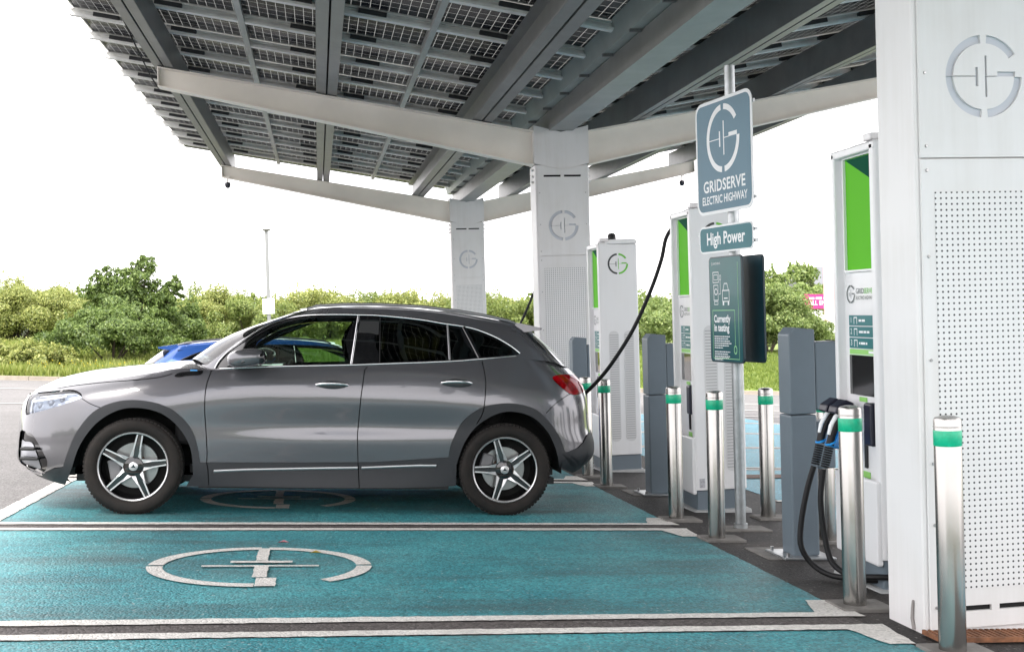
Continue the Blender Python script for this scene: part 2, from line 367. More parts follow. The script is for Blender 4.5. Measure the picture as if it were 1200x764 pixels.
# bays behind the chargers
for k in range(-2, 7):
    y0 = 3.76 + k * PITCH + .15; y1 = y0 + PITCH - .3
    gsheet('charging_bay', [rect(3.95, 8.7, y0, y1)], TEAL_SKY, .008)
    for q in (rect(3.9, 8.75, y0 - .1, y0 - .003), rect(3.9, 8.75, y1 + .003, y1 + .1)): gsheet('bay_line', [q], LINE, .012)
for (xa, ya, xb, yb) in ((9.5, 27.5, 14.5, 27.2), (9.5, 31, 15.5, 31), (9, 24.6, 13, 24.3), (-14, 23.2, -2.6, 25.5), (-13, 32.5, -5, 32.7)):
    d = Vector((xb - xa, yb - ya)).normalized(); n = Vector((-d.y, d.x)) * .07
    gsheet('parking_line', [[(xa - n.x, ya - n.y), (xb - n.x, yb - n.y), (xb + n.x, yb + n.y), (xa + n.x, ya + n.y)]], LINE, .014)
gsheet('repair_strip', [[(4.3, 12.1), (4.3, 11.75), (6.5, 12.1), (8.7, 12.3), (8.7, 12.65), (6.3, 12.45)]], mat('repair_tar', (.13, .075, .055), .8, var=.3, vscale=5), .016)
# ------------------------------------------------------------------ solar canopy and its columns
XC = 3.03; COLY = [5.065, 14.5, 23.95]
SL = (4.177 - 3.42) / (2.62 + 1.76)          # roof pitch
def zt(x): return 3.42 + SL * (abs(x - XC) - .41)   # top of the arms
can = empty('solar_canopy', Matrix.Translation((XC, 9.0, 0)), 'butterfly canopy of solar panels on steel beams above the charging bays', 'canopy')
CI = Matrix.Translation((-XC, -9.0, 0))
def cbuild(b, name, m, parent=can, **k):
    b.v = [tuple(CI @ Vector(v)) for v in b.v]; return b.build(name, m, parent, **k)
PERF = bpy.data.materials.new('perforated_cover'); PERF.use_nodes = True
t = PERF.node_tree; p = t.nodes['Principled BSDF']; p.inputs['Roughness'].default_value = .45
tcn = t.nodes.new('ShaderNodeTexCoord'); vm = t.nodes.new('ShaderNodeVectorMath'); vm.operation = 'SCALE'; vm.inputs['Scale'].default_value = 1 / .0265
fr = t.nodes.new('ShaderNodeVectorMath'); fr.operation = 'FRACTION'; sb = t.nodes.new('ShaderNodeVectorMath'); sb.operation = 'SUBTRACT'; sb.inputs[1].default_value = (.5, .5, .5)
mu = t.nodes.new('ShaderNodeVectorMath'); mu.operation = 'MULTIPLY'; mu.inputs[1].default_value = (1, 0, 1)
ln = t.nodes.new('ShaderNodeVectorMath'); ln.operation = 'LENGTH'; rr = t.nodes.new('ShaderNodeValToRGB')
rr.color_ramp.elements[0].position = .17; rr.color_ramp.elements[1].position = .21; rr.color_ramp.elements[0].color = (.05, .05, .055, 1); rr.color_ramp.elements[1].color = (.72, .72, .715, 1)
for a, b in ((tcn.outputs['Object'], vm.inputs[0]), (vm.outputs[0], fr.inputs[0]), (fr.outputs[0], sb.inputs[0]), (sb.outputs[0], mu.inputs[0]), (mu.outputs[0], ln.inputs[0]), (ln.outputs['Value'], rr.inputs['Fac']), (rr.outputs['Color'], p.inputs['Base Color'])): t.links.new(a, b)
RECESS = mat('emblem_recess', (.52, .55, .60), .4)
def column(Y, label):
    zb = gz(XC, Y) - .03
    c = empty('canopy_column', Matrix.Translation((XC, Y, 0)), label, 'column', 'columns that carry the solar canopy')
    hw, dp = .34, .36
    b = MB(); b.box(-hw, hw, .0, dp, zb, 2.985); b.build('casing', WHITE, c, bevel=.016)
    hd = MB(); hd.prism([(-hw - .005, 3.005), (0, 2.925), (hw + .005, 3.005), (hw + .005, 3.47), (0, 3.39), (-hw - .005, 3.47)], 'y', -.004, dp + .004); hd.build('head_plate', WHITE, c)
    # upper cover with the emblem cut out of it
    x0, x1 = -hw + .022, hw - .022
    holes = [[(.1875 * q[0], 2.235 + .1875 * q[1]) for q in g] for g in g_logo()] + [rect(-.235, -.02, 2.835, 2.86), rect(.02, .235, 2.835, 2.86)]
    up = slab([[(x0, 1.868), (x1, 1.868), (x1, 2.985), (0, 2.918), (x0, 2.985)]], lambda u, v, d: (u, -.004 - d, v), .014, holes)
    up.build('upper_cover', PANELG, c)
    rc = MB(); rc.box(-.2, .2, -.0035, -.0005, 2.04, 2.43); rc.build('emblem_recess', RECESS, c)
    sv = MB(); sv.box(-.24, .24, -.0035, -.0005, 2.83, 2.865); sv.build('vent_slot', DARK, c)
    low0 = zb + .08
    sl2 = slab([rect(x0, x1, low0, 1.860)], lambda u, v, d: (u, -.004 - d, v), .014, [rect(-.235, -.02, low0 + .075, low0 + .1), rect(.02, .235, low0 + .075, low0 + .1)])
    sl2.build('lower_cover', PANELG, c)
    pf = MB(); pf.box(-.255, .255, -.0195, -.0185, low0 + .18, 1.712); pf.build('perforated_panel', PERF, c)
    sv = MB(); sv.box(-.24, .24, -.0035, -.0005, low0 + .07, low0 + .105); sv.build('vent_slot', DARK, c)
    for z in (2.64, 2.25, 1.92, 1.81, 1.42, .95, .48, .2, low0 + .1, low0 - .04):
        for sx in (-1, 1):
            m = MB(); m.lathe([(0.0, -.007), (.006, -.007), (.008, 0)], 8, Matrix.Translation((sx * (hw - .05), -.0185 if z > low0 else 0, z)) @ Matrix.Rotation(R(90), 4, 'X').inverted()); m.build('bolt', BOLT, c, smooth=40)
    for z in (2.93, 2.85, 2.78):
        for sx in (-1, 1):
            m = MB(); m.lathe([(0, .03), (.016, .03), (.016, 0)], 8, Matrix.Translation((sx * hw, .09, z)) @ Matrix.Rotation(R(90 * sx), 4, 'Y')); m.build('side_bolt', WHITE, c, smooth=40)
    return c
column(COLY[0], 'broad white column with rusty grate at its foot, beside the bollards')
column(COLY[1], 'white canopy column with emblem standing behind the charger with a green and grey emblem')
column(COLY[2], 'slim white canopy column rising behind the grey car roof by the hedge')
gr_ = MB()
for i in range(26): gr_.box(-.36 + i * .028, -.352 + i * .028 + .006, -.17, -.005, .0, .02)
gr_.box(-.37, .37, -.18, -.17, 0, .022)
g0 = gr_.build('drain_grate', mat('rusty_iron', (.20, .085, .04), .8, var=.4, vscale=20), None, M=ground_matrix(XC, COLY[0], .012))
tag(g0, 'rusty iron drain grate along the foot of the broad column', 'grate')
# arms
for Y in COLY:
    for sgn in (-1, 1):
        xa, xb = XC + sgn * .345, XC + sgn * 4.80
        zta, ztb = zt(xa), zt(xb); zba = 2.985; zbb = 3.945
        a = MB(); yw = Y + .10
        def seg(za0, zb0, za1, zb1, y0, y1): a.hexa([(xa, y0, za0), (xb, y0, zb0), (xa, y1, za0), (xb, y1, zb0), (xa, y0, za1), (xb, y0, zb1), (xa, y1, za1), (xb, y1, zb1)])
        seg(zba + .014, zbb + .014, zta - .014, ztb - .014, yw - .007, yw + .007)
        seg(zba, zbb, zba + .014, zbb + .014, Y + .0, Y + .20)
        seg(zta - .014, ztb - .014, zta, ztb, Y + .0, Y + .20)
        e = xb; a.hexa([(e - .012 * sgn, Y + .002, zbb), (e, Y + .002, zbb), (e - .012 * sgn, Y + .198, zbb), (e, Y + .198, zbb), (e - .012 * sgn, Y + .002, ztb), (e, Y + .002, ztb), (e - .012 * sgn, Y + .198, ztb), (e, Y + .198, ztb)])
        cbuild(a, 'arm', CREAM)
# purlins (two channels back to back with a slit) along Y
YA, YB = 0.4, 25.2
PH = .30
def purlin(x, h=PH, w=.105, gap=.012):
    z = zt(x) + .012
    for s in (-1, 1):
        b = MB(); xi = x + s * gap; xo = x + s * (gap + w)
        lo, hi = min(xi, xo), max(xi, xo); sk = -SL if x < XC else SL
        def pl(x_, dz): return z + (x_ - x) * sk + dz
        def plate(xl, xr, d0, d1): b.hexa([(xl, YA, pl(xl, d0)), (xr, YA, pl(xr, d0)), (xl, YB, pl(xl, d0)), (xr, YB, pl(xr, d0)), (xl, YA, pl(xl, d1)), (xr, YA, pl(xr, d1)), (xl, YB, pl(xl, d1)), (xr, YB, pl(xr, d1))])
        plate(xi - .003, xi + .003, .004, h - .004); plate(lo, hi, 0, .004); plate(lo, hi, h - .004, h)
        plate(xo - .003, xo + .003, .0045, .025)
        yield b
for x, h in ((-1.70, .33), (.185, .33), (2.06, .33), (4.00, .33), (5.875, .33), (7.76, .33)):
    for b in purlin(x, h): cbuild(b, 'purlin', PURL)
    # outer cladding of the channel facing the valley: the broad dark web
    sgn = 1 if x < XC else -1
    b = MB(); xo = x + sgn * .118; z = zt(x) + .012; sk = -SL if x < XC else SL
    z1 = z + (xo - x) * sk
    b.box(xo, xo + sgn * .004, YA, YB, z1 + .02, z1 + h) if sgn > 0 else b.box(xo - .004, xo, YA, YB, z1 + .02, z1 + h)
    cbuild(b, 'purlin_web', PURL)
# valley: a box beam on the columns with a shallow sheet gutter over it
vb = MB(); vb.box(XC - .15, XC + .15, YA, YB, 3.405, 3.64); cbuild(vb, 'valley_beam', mat('valley_beam_steel', (.30, .30, .295), .4, .3, var=.1, vscale=3))
gt = MB(); pts = [(-.31, .275), (-.25, .05), (.25, .05), (.31, .275), (.302, .275), (.245, .06), (-.245, .06), (-.302, .275)]
gt.prism([(XC + a, 3.60 + b_) for a, b_ in pts], 'y', YA, YB); cbuild(gt, 'valley_gutter', mat('gutter_sheet', (.40, .45, .44), .45, .2, var=.1, vscale=2))
for k in range(24):
    for xs_ in (XC - .26, XC + .155):
        b = MB(); b.box(xs_, xs_ + .105, YA + .6 + k * 1.02, YA + .63 + k * 1.02, 3.622, 3.649); cbuild(b, 'gutter_strap', PURL)
# solar panels: 1.13 m along Y, rails in the gaps between rows
RP = 1.15; Yr0 = 14.5 - 10 * RP * 1.0 - .35
PV = bpy.data.materials.new('bifacial_cells'); PV.use_nodes = True
t = PV.node_tree; p = t.nodes['Principled BSDF']; p.inputs['Roughness'].default_value = .25; p.inputs['Specular IOR Level'].default_value = .08
tcn = t.nodes.new('ShaderNodeTexCoord'); mpn = t.nodes.new('ShaderNodeMapping'); mpn.inputs['Scale'].default_value = (1 / .0935, 1 / .1855, 0)
fr = t.nodes.new('ShaderNodeVectorMath'); fr.operation = 'FRACTION'; sx = t.nodes.new('ShaderNodeSeparateXYZ')
def lt(inp, v):
    n = t.nodes.new('ShaderNodeMath'); n.operation = 'LESS_THAN'; n.inputs[1].default_value = v; t.links.new(inp, n.inputs[0]); return n.outputs[0]
mxm = t.nodes.new('ShaderNodeMath'); mxm.operation = 'MAXIMUM'; mc = t.nodes.new('ShaderNodeMix'); mc.data_type = 'RGBA'
nzz = t.nodes.new('ShaderNodeTexNoise'); nzz.inputs['Scale'].default_value = 1.3; nzr = t.nodes.new('ShaderNodeValToRGB')
nzr.color_ramp.elements[0].color = (.006, .0065, .010, 1); nzr.color_ramp.elements[1].color = (.020, .022, .032, 1)
t.links.new(tcn.outputs['Object'], nzz.inputs['Vector']); t.links.new(nzz.outputs['Fac'], nzr.inputs['Fac'])
t.links.new(tcn.outputs['Object'], mpn.inputs['Vector']); t.links.new(mpn.outputs[0], fr.inputs[0]); t.links.new(fr.outputs[0], sx.inputs[0])
t.links.new(lt(sx.outputs[0], .062), mxm.inputs[0]); t.links.new(lt(sx.outputs[1], .034), mxm.inputs[1])
t.links.new(mxm.outputs[0], mc.inputs[0]); t.links.new(nzr.outputs['Color'], mc.inputs[6]); mc.inputs[7].default_value = (.62, .63, .62, 1)
t.links.new(mc.outputs[2], p.inputs['Base Color'])
tl_ = t.nodes.new('ShaderNodeBsdfTranslucent'); tl_.inputs[0].default_value = (.50, .51, .50, 1); ms_ = t.nodes.new('ShaderNodeMixShader')   # daylight seeps through the clear gaps between the cells
t.links.new(mxm.outputs[0], ms_.inputs[0]); t.links.new(p.outputs[0], ms_.inputs[1]); t.links.new(tl_.outputs[0], ms_.inputs[2]); t.links.new(ms_.outputs[0], t.nodes['Material Output'].inputs[0])
FRAME = mat('panel_frame', (.60, .60, .58), .35, .6, var=.08, vscale=5)
PW, PL = 1.13, 1.912
ang = math.atan(SL)
def panel_mesh(length):
    b = MB(); b.box(.0, length, .02, PW - .02, .010, .017, 0)
    b.box(0, length, 0, .02, 0, .032, 1); b.box(0, length, PW - .02, PW, 0, .032, 1)
    b.box(0, .02, .0205, PW - .0205, 0, .032, 1); b.box(length - .02, length, .0205, PW - .0205, 0, .032, 1)
    return b.mesh('solar_panel', [PV, FRAME])
def rail_mesh(length):
    b = MB()   # Z-shaped rail: lower flange, tall web facing the entrance, upper flange
    b.box(0, length, -.03, .06, .0, .010); b.box(0, length, .02, .030, .010, .072); b.box(0, length, -.03, .030, .072, .080)
    b.box(0, length, -.03, -.022, .010, .03)
    return b.mesh('rail', RAIL)
JB = MB(); JB.box(-.14, .14, -.055, .016, .026, .070); JBM = JB.mesh('junction_box', mat('junction_box_plastic', (.035, .037, .04), .6))
TRM = MB(); TRM.box(0, PL - .30, -.035, .028, .075, .148); TRMM = TRM.mesh('cable_tray', RAIL)
starts = [(-2.62, 'l'), (-.70, 'l'), (1.22, 's')]
MS = panel_mesh(PL / math.cos(ang)); MSs = panel_mesh(1.54 / math.cos(ang)); RM = rail_mesh((2.745 + 2.66) / math.cos(ang))
zoff = .012 + .33 + .004
nrow = 26
for i in range(nrow):
    y = Yr0 + (i - 1) * RP + .0
    if y < YA - .1 or y + PW > YB + .6: continue
    for side in (-1, 1):
        def place(x, dz, yy):
            # x measured on the left half; mirrored for the right half
            z = zt(x) + zoff + dz
            if side < 0: return Matrix.Translation((x - XC, yy - 9.0, z)) @ Matrix.Rotation(ang, 4, 'Y')
            return Matrix.Translation((2 * XC - x - XC, yy - 9.0 + PW, z)) @ Matrix.Rotation(math.pi, 4, 'Z') @ Matrix.Rotation(ang, 4, 'Y')
        for x, k in starts:
            jz = random.uniform(-.004, .004)
            obj('solar_panel', MS if k == 'l' else MSs, can, M=place(x, .085 + jz, y))
        yr = y - .010
        if side < 0: M = Matrix.Translation((-2.66 - XC, yr - 9.0, zt(-2.66) + zoff)) @ Matrix.Rotation(ang, 4, 'Y')
        else: M = Matrix.Translation((2.745 - XC + (XC - 2.745) * 2, yr - 9.0, zt(2.745) + zoff)) @ Matrix.Rotation(-ang, 4, 'Y')
        rl = obj('rail', RM, can, M=M)
        for d in ((.42, 1.25, 2.62, 3.32, 4.55, ) if side < 0 else (.7, 1.9, 2.6, 3.9, 4.7)):
            obj('junction_box', JBM, rl, M=Matrix.Translation((d + random.uniform(-.05, .05), 0, 0)))
# splice battens in the panel gaps, and the camera boxes on the arm ends
for x in (-.704, 1.216, 4.844, 6.764):
    b = MB(); z = zt(x) + zoff - .012
    b.box(x - .032, x + .032, YA, YB, z, z + .05); cbuild(b, 'batten', mat('batten_steel', (.42, .42, .41), .5, var=.08, vscale=3))
def cctv(x, y, z, lab):
    o = empty('security_camera', Matrix.Translation((x, y, z)), lab, 'camera')
    b = MB(); b.tube([(0, .0, .16), (0, 0, .05)], .016, 8); b.box(-.05, .05, -.03, .05, .15, .17); b.build('bracket', CREAM, o, smooth=40)
    b = MB(); b.lathe([(0, .06), (.055, .05), (.06, .0), (.045, -.04), (.02, -.06), (0, -.065)], 12); b.build('dome', mat('camera_dome', (.02, .022, .035), .2), o, smooth=40)
cctv(-1.66, 23.98, 3.945 - .16, 'small dark camera hanging from the tip of the canopy arm over the hedge')
cctv(7.55, 23.98, 3.90 - .18, 'small dark camera hanging from the canopy arm beside the blue emblem sign')
def cable(name, pts, r, m, label, cat='cable', parent=None, group=None):
    # smooth catmull-rom through the points
    P = [Vector(q) for q in pts]; o = []
    for i in range(len(P) - 1):
        a, b_, c_, d_ = P[max(i - 1, 0)], P[i], P[i + 1], P[min(i + 2, len(P) - 1)]
        for k in range(8):
            s = k / 8; o.append(.5 * ((2 * b_) + (c_ - a) * s + (2 * a - 5 * b_ + 4 * c_ - d_) * s * s + (3 * b_ - a - 3 * c_ + d_) * s ** 3))
    o.append(P[-1]); b = MB(); b.tube(o, r, 10)
    x = b.build(name, m, parent, smooth=50)
    if parent is None: tag(x, label, cat, group)
    return x
for pts, lab in (([(-1.95, 13.2, 4.43), (-1.86, 13.9, 4.15), (-1.80, 14.45, 3.99), (-1.72, 14.9, 3.95), (-1.5, 15.2, 4.15)], 'thin black wire drooping round the tip of the middle canopy arm'),
                 ([(-.6, 14.72, 3.78), (.0, 15.3, 3.90), (.6, 15.8, 3.87)], 'thin black wire slung under the panels behind the middle canopy arm')):
    cable('hanging_wire', pts, .008, RUBBER, lab, 'wire')
# ------------------------------------------------------------------ bollards
def bollard_mesh():
    pr = [(.0, 1.0), (.03, .999), (.052, .992), (.0575, .982), (.0575, -.01)]
    b = MB(); b.lathe(pr[::-1], 40); return b.mesh('post', STEEL, 35)
BM = bollard_mesh()
bb = MB(); bb.lathe([(.0585, .875), (.0592, .876), (.0592, .939), (.0585, .94)], 40); BBM = bb.mesh('reflective_band', BANDG, 60)
bc = MB(); bc.lathe([(.0595, .93), (.0595, .934), (.0578, .935)], 40); BCM = bc.mesh('seam_ring', STEEL, 60)
def pad_mesh(x0, x1, y0, y1):
    b = MB(); b.box(x0, x1, y0, y1, -.05, .022); return b.mesh('concrete_pad', CONC)
PADM = pad_mesh(-.11, .17, -.12, .12)
def bollard(x, y, label, pad=True):
    o = empty('bollard', Matrix.Translation((x, y, gz(x, y))), label, 'bollard', 'stainless bollards round the chargers')
    M = Matrix.Rotation(random.uniform(-.006, .006), 4, 'X') @ Matrix.Rotation(random.uniform(-.006, .006), 4, 'Y')
    M = M @ Matrix.Diagonal((1, 1, 1.025, 1))
    p = obj('post', BM, o, M=M); obj('reflective_band', BBM, o, M=M); obj('seam_ring', BCM, o, M=M @ Matrix.Translation((0, 0, .022)))
    if pad:
        pm = ground_matrix(x, y); pm.translation = Vector((0, 0, .0)); obj('concrete_pad', PADM, o, bevel=.006, M=pm)
bollard(2.64, 4.735, 'steel bollard in front of the broad perforated column')
bollard(2.63, 5.66, 'steel bollard in front of the charger with hanging blue connectors')
bollard(2.645, 7.82, 'steel bollard at the bay corner in front of the sign post')
bollard(2.645, 8.76, 'steel bollard at the near corner of the middle charger')
bollard(3.42, 8.87, 'steel bollard standing behind the sign post, by the sky-tinted bays')
bollard(2.64, 10.97, 'steel bollard just behind the grey car, by the charging cable')
bollard(2.66, 11.85, 'steel bollard half hidden by the grey car tail light')
bollard(3.40, 7.72, 'steel bollard hidden behind the tall grey post')
# ------------------------------------------------------------------ grey cable posts
def cable_post(y, label, x=2.97):
    o = empty('cable_post', Matrix.Translation((x, y, gz(x, y))), label, 'post', 'grey cable posts beside the chargers')
    b = MB(); pr = [(-.10, -.09), (.10, -.09), (.10, .09), (-.10, .09)]
    b.box(-.08, .095, -.095, .095, .02, .905); b.build('lower_housing', GREYP, o, bevel=.012)
    b = MB(); b.prism([(-.078, .911), (.093, .911), (.093, 1.44), (-.04, 1.455), (-.078, 1.41)], 'y', -.093, .093); b.build('upper_housing', GREYP, o, bevel=.008)
    b = MB(); b.box(.097, .225, -.075, .075, .56, .86); b.build('cable_holster', GREYP, o, bevel=.012)
    b = MB(); b.box(.0955, .24, -.085, .085, .93, 1.36); b.build('cable_holster', GREYP, o, bevel=.012)
    b = MB(); b.box(.241, .252, -.088, .088, .925, 1.365); b.build('edge_strip', BLACK, o, bevel=.004)
    g = ground_matrix(x, y); g.translation = Vector((0, 0, 0))
    b = MB(); b.box(-.17, .17, -.17, .17, .006, .022); b.build('base_plate', GALV, o, M=g, bevel=.004)
    b = MB(); b.box(-.26, .12, -.14, .3, -.04, .012); b.build('concrete_pad', CONC, o, M=g, bevel=.006)
    for sx in (-1, 1):
        for sy in (-1, 1):
            m = MB(); m.lathe([(0, .045), (.012, .045), (.012, .022)], 6, Matrix.Translation((sx * .135, sy * .135, 0))); m.build('anchor_bolt', BOLT, o, M=g)
cable_post(7.17, 'tall grey cable post beside the charger with hanging blue connectors')
cable_post(10.42, 'tall grey cable post between two white chargers, behind the charging cable')
cable_post(13.62, 'grey cable post whose top shows between the rear column and a charger')
# ------------------------------------------------------------------ chargers
def hung_connector(root, y, dx, blue, lean):
    """a plug in its dock: black holster hood, handle with white stripe, blue shroud"""
    LZ = Matrix.Translation((0, 0, .48)) @ Matrix.Diagonal((.80, 1, .80, 1))
    c = MB()
    # dock hood on the charger front (front plane x=0, outwards is -x)
    c.prism([(-.005, .68), (-.06, .705), (-.135, .66), (-.15, .615), (-.115, .60), (-.06, .62), (-.005, .58)], 'y', y - .05, y + .05); c.build('connector_dock', mat('dock_plastic', (.010, .010, .024), .35), root, bevel=.008, M=LZ)
    h = MB(); h.tube([(-.03, y, .61), (-.075, y, .585), (-.12, y, .53), (-.15, y, .45), (-.165, y, .385)], [.028, .034, .03, .026, .028], 10); ho = h.build('plug_handle', RUBBER, root, smooth=50, M=LZ)
    s = MB(); s.tube([(-.07, y - .006, .622), (-.12, y - .006, .585), (-.158, y - .006, .52), (-.175, y - .006, .46)], [.014, .017, .016, .012], 8); s.build('white_stripe', LETW, ho, smooth=50)
    s = MB(); s.lathe([(.033, -.008), (.038, -.004), (.038, .004), (.033, .008)], 14, Matrix.Translation((-.163, y, .40)) @ Matrix.Rotation(R(-20), 4, 'Y')); s.build('blue_ring', BLUEP, ho, smooth=40)
    if blue:
        s = MB(); s.prism([(-.02, .57), (-.10, .545), (-.105, .525), (-.055, .505), (-.085, .44), (-.115, .365), (-.05, .335), (-.005, .38)], 'y', y - .047, y + .047); s.build('blue_shroud', BLUEP, ho, bevel=.012)
    g = MB()
    for k in range(9): g.lathe([(.0285, -.006), (.031, 0), (.0285, .006)], 12, Matrix.Translation((-.172 - .0042 * k, y, .365 - .016 * k)) @ Matrix.Rotation(R(14), 4, 'Y'))
    g.build('strain_relief', RUBBER, ho, smooth=40)
def charger(yc, label, plugs, x=2.96):
    zb = gz(x + .2, yc)
    o = empty('charger', Matrix.Translation((x, yc, zb)), label, 'charger', 'white rapid chargers on the island')
    D, h = .43, .275
    b = MB(); b.box(.015, D - .005, -h + .02, h - .02, -.06, .19); b.build('plinth', GREYP, o, bevel=.01)
    b = MB(); b.box(-.03, D + .03, -h - .03, h + .03, -.05, .035); b.build('base_flange', mat('flange_grey', (.38, .39, .39), .6), o, bevel=.02)
    # cabinet shell: a C-shaped plan leaves a recess for the front
    b = MB(); b.prism([(0.055, -h + .045), (0.0, -h + .06), (-.0, -h + .012), (.012, -h), (D - .012, -h), (D, -h + .012), (D, h - .012), (D - .012, h), (.012, h), (0, h - .012), (0, h - .05), (.055, h - .05)], 'z', .193, 2.445)
    b.build('cabinet', CHW, o, bevel=.008)
    b = MB(); b.prism([(.0, 2.41), (.0, 2.455), (.12, 2.475), (.13, 2.495), (.40, 2.50), (D, 2.48), (D, 2.448), (.10, 2.4465), (.10, 2.41)], 'y', -h + .001, h - .001); b.build('roof_cap', CHW, o, bevel=.008)
    b = MB(); b.box(.052, .07, -h + .047, h - .052, .30, 2.444); b.build('front_panel', CHW, o)
    y0, y1 = -h + .075, h - .105
    # display wedge
    b = MB(); b.box(.046, .0515, y0, y1, 1.772, 2.40); gp = b.build('green_display', GREEN, o)
    b = MB(); b.add([(.0455, y1 - .004, 2.397), (.0455, y0 + .002, 2.397), (.0455, y0 + .002, 2.24)], [(0, 1, 2)]); b.build('dark_green_wedge', GREEND, gp)
    b = MB(); f = .012
    for q in ((y0 - f, y0, 1.772 - f, 2.40 + f), (y1, y1 + f, 1.772 - f, 2.40 + f), (y0, y1, 2.401, 2.40 + f), (y0, y1, 1.772 - f, 1.771)): b.box(.03, .0515, *q)
    b.build('display_frame', CHW, gp)
    FM = Matrix(((0, 0, -1, .0515), (-1, 0, 0, 0), (0, 1, 0, 0), (0, 0, 0, 1)))   # lettering frame on the front: text x runs to -y
    def txt(body, size, m, u, v, nm='lettering', bold=0, sxx=1, al='LEFT', par=o, lift=.0015):
        me = text_mesh(body, size, m, bold, al, sxx); return obj(nm, me, par, M=Matrix.Translation((-lift, 0, 0)) @ FM @ Matrix.Translation((u, v, 0)))
    lg = MB()
    for i, q in enumerate(g_logo(.17)): bb_ = sheet([[(.052 * a, .052 * c) for a, c in q]], lambda u, v: (.0485 - .0002 * i, -(u - .145), v + 1.635)); lg.add(bb_.v, bb_.f)
    lg.build('emblem', LETG, o)
    txt('GRID', .043, LETG, -.082, 1.650); txt('SERVE', .043, LETGR, .016, 1.650); txt('ELECTRIC HIGHWAY', .029, LETG, -.082, 1.612, sxx=.82)
    zr = 1.515
    for i, s in enumerate(((.03, .04), (.05, .035, .03), (.012, .055, .02))):
        b = MB(); b.box(.047, .0515, y0, y1, zr - .058, zr); r_ = b.build('instruction_strip', TEALS, o)
        obj('lettering', text_mesh(str(i + 1), .045, LETW, .0, 'CENTER'), r_, M=Matrix.Translation((-.0055, 0, 0)) @ FM @ Matrix.Translation((-y1 + .028, zr - .029, 0)))
        wb = MB(); xx = -y1 + .125
        for l in s:
            wb_s = sheet([rect(xx, xx + l, zr - .036, zr - .023)], lambda u, v: (.0462, -u, v)); wb.add(wb_s.v, wb_s.f); xx += l + .007
        wb.build('small_print', LETW, r_)
        b = MB()
        for q in ([rrect(-y1 + .062, -y1 + .068, zr - .05, zr - .01, .002, 2)], [rrect(-y1 + .068, -y1 + .104, zr - .016, zr - .01, .002, 2)], [rrect(-y1 + .098, -y1 + .104, zr - .05, zr - .016, .002, 2)]):
            s_ = sheet(q, lambda u, v: (.0462, -u, v)); b.add(s_.v, s_.f)
        b.build('pictogram', LETW, r_)
        zr -= .064
    b = MB(); b.box(.047, .0515, y0, y1, zr - .05, zr); r_ = b.build('price_strip', mat('lime_print', (.28, .62, .15), .4), o)
    b = MB(); b.box(.0455, .0475, y0 + .02, y0 + .13, zr - .02, zr - .006); b.box(.0455, .0475, y0, y1, zr - .031, zr - .028); b.build('price_mark', LETW, r_)
    b = MB(); b.box(.044, .0515, y0, y1, 1.065, 1.29); sc_ = b.build('touch_screen', SCREEN, o, bevel=.003)
    b = MB(); b.box(.047, .0515, -.03, .06, 1.03, 1.055); b.build('green_label', mat('lime_print', (.28, .62, .15), .4), o)
    b = MB(); b.box(-.008, .0515, -h + .085, -h + .18, .80, 1.035); b.build('card_reader', mat('dock_plastic', (.010, .010, .024), .35), o, bevel=.012)
    b = MB(); b.box(.038, .0515, -.03, .0, .66, .87); b.build('handle_slot', BLACK, o, bevel=.006)
    b = MB(); b.box(.0462, .0515, -.05, .03, .60, .64); b.build('green_label', mat('lime_print', (.28, .62, .15), .4), o)
    b = MB(); b.box(-.022, .012, -h + .01, h - .01, .16, .62); b.build('front_skirt', CHW, o, bevel=.012)
    # side facing the next bay: emblem, vents, sticker
    for sgn in (-1,):
        ys = -h - .002
        for half, m in ((0, mat('emblem_grey', (.045, .05, .052), .5)), (1, LETGR)):
            lg = MB()
            for i, q in enumerate(g_logo(.17)):
                cxq = sum(a for a, c in q) / len(q)
                if (cxq > .02) != bool(half): continue
                s_ = sheet([[(.112 * a, .112 * c) for a, c in q]], lambda u, v: (u + .215, ys - .0001 * i, v + 2.235)); lg.add(s_.v, s_.f)
            lg.build('emblem', m, o)
        for xv in (.15, .315):
            s_ = slab([rrect(xv - .055, xv + .055, .34, 1.52, .05, 6)], lambda u, v, d: (u, -h - d, v), .004); vp = s_.build('vent_grille', mat('vent_perforation', (.64, .64, .645), .5), o)
            v_ = MB()
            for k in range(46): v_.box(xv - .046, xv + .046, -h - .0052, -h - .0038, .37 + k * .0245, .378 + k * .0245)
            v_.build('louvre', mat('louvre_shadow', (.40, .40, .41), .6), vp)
        st = MB(); st.box(.03, .075, -h - .002, -h + .001, .215, .29); st.build('rating_label', mat('label_print', (.45, .45, .48), .5, var=.5, vscale=160), o)
    dm = MB(); dm.lathe([(0, .075), (.03, .07), (.045, .05), (.048, .0)], 14, Matrix.Translation((.20, -.10, 2.50))); dm.build('aerial', BLACK, o, smooth=40)
    dm = MB(); dm.box(.06, .16, -.12, -.02, 2.48, 2.52); dm.build('roof_box', CHW, o, bevel=.008)
    if plugs:
        hung_connector(o, .20, 0, True, 0); hung_connector(o, .07, 0, True, 0)
        cable('cable', [(-.175, .20, .655), (-.215, .21, .52), (-.25, .22, .34), (-.26, .21, .20), (-.21, .18, .10), (-.14, .1, .05), (-.05, -.05, .05), (.05, -.2, .07), (.2, -.29, .08)], .0165, RUBBER, '', parent=o)
        cable('cable', [(-.175, .07, .655), (-.195, .07, .48), (-.185, .05, .28), (-.165, .0, .14), (-.10, -.1, .085), (.0, -.24, .10), (.15, -.295, .10)], .0165, RUBBER, '', parent=o)
    return o
charger(6.29, 'white rapid charger with two blue connectors hanging, beside the broad column', True)
charger(9.51, 'white rapid charger behind the emblem sign post, its cable running to the grey car', False)
charger(12.69, 'white rapid charger with grey and green emblem on its side, behind the grey car', False)
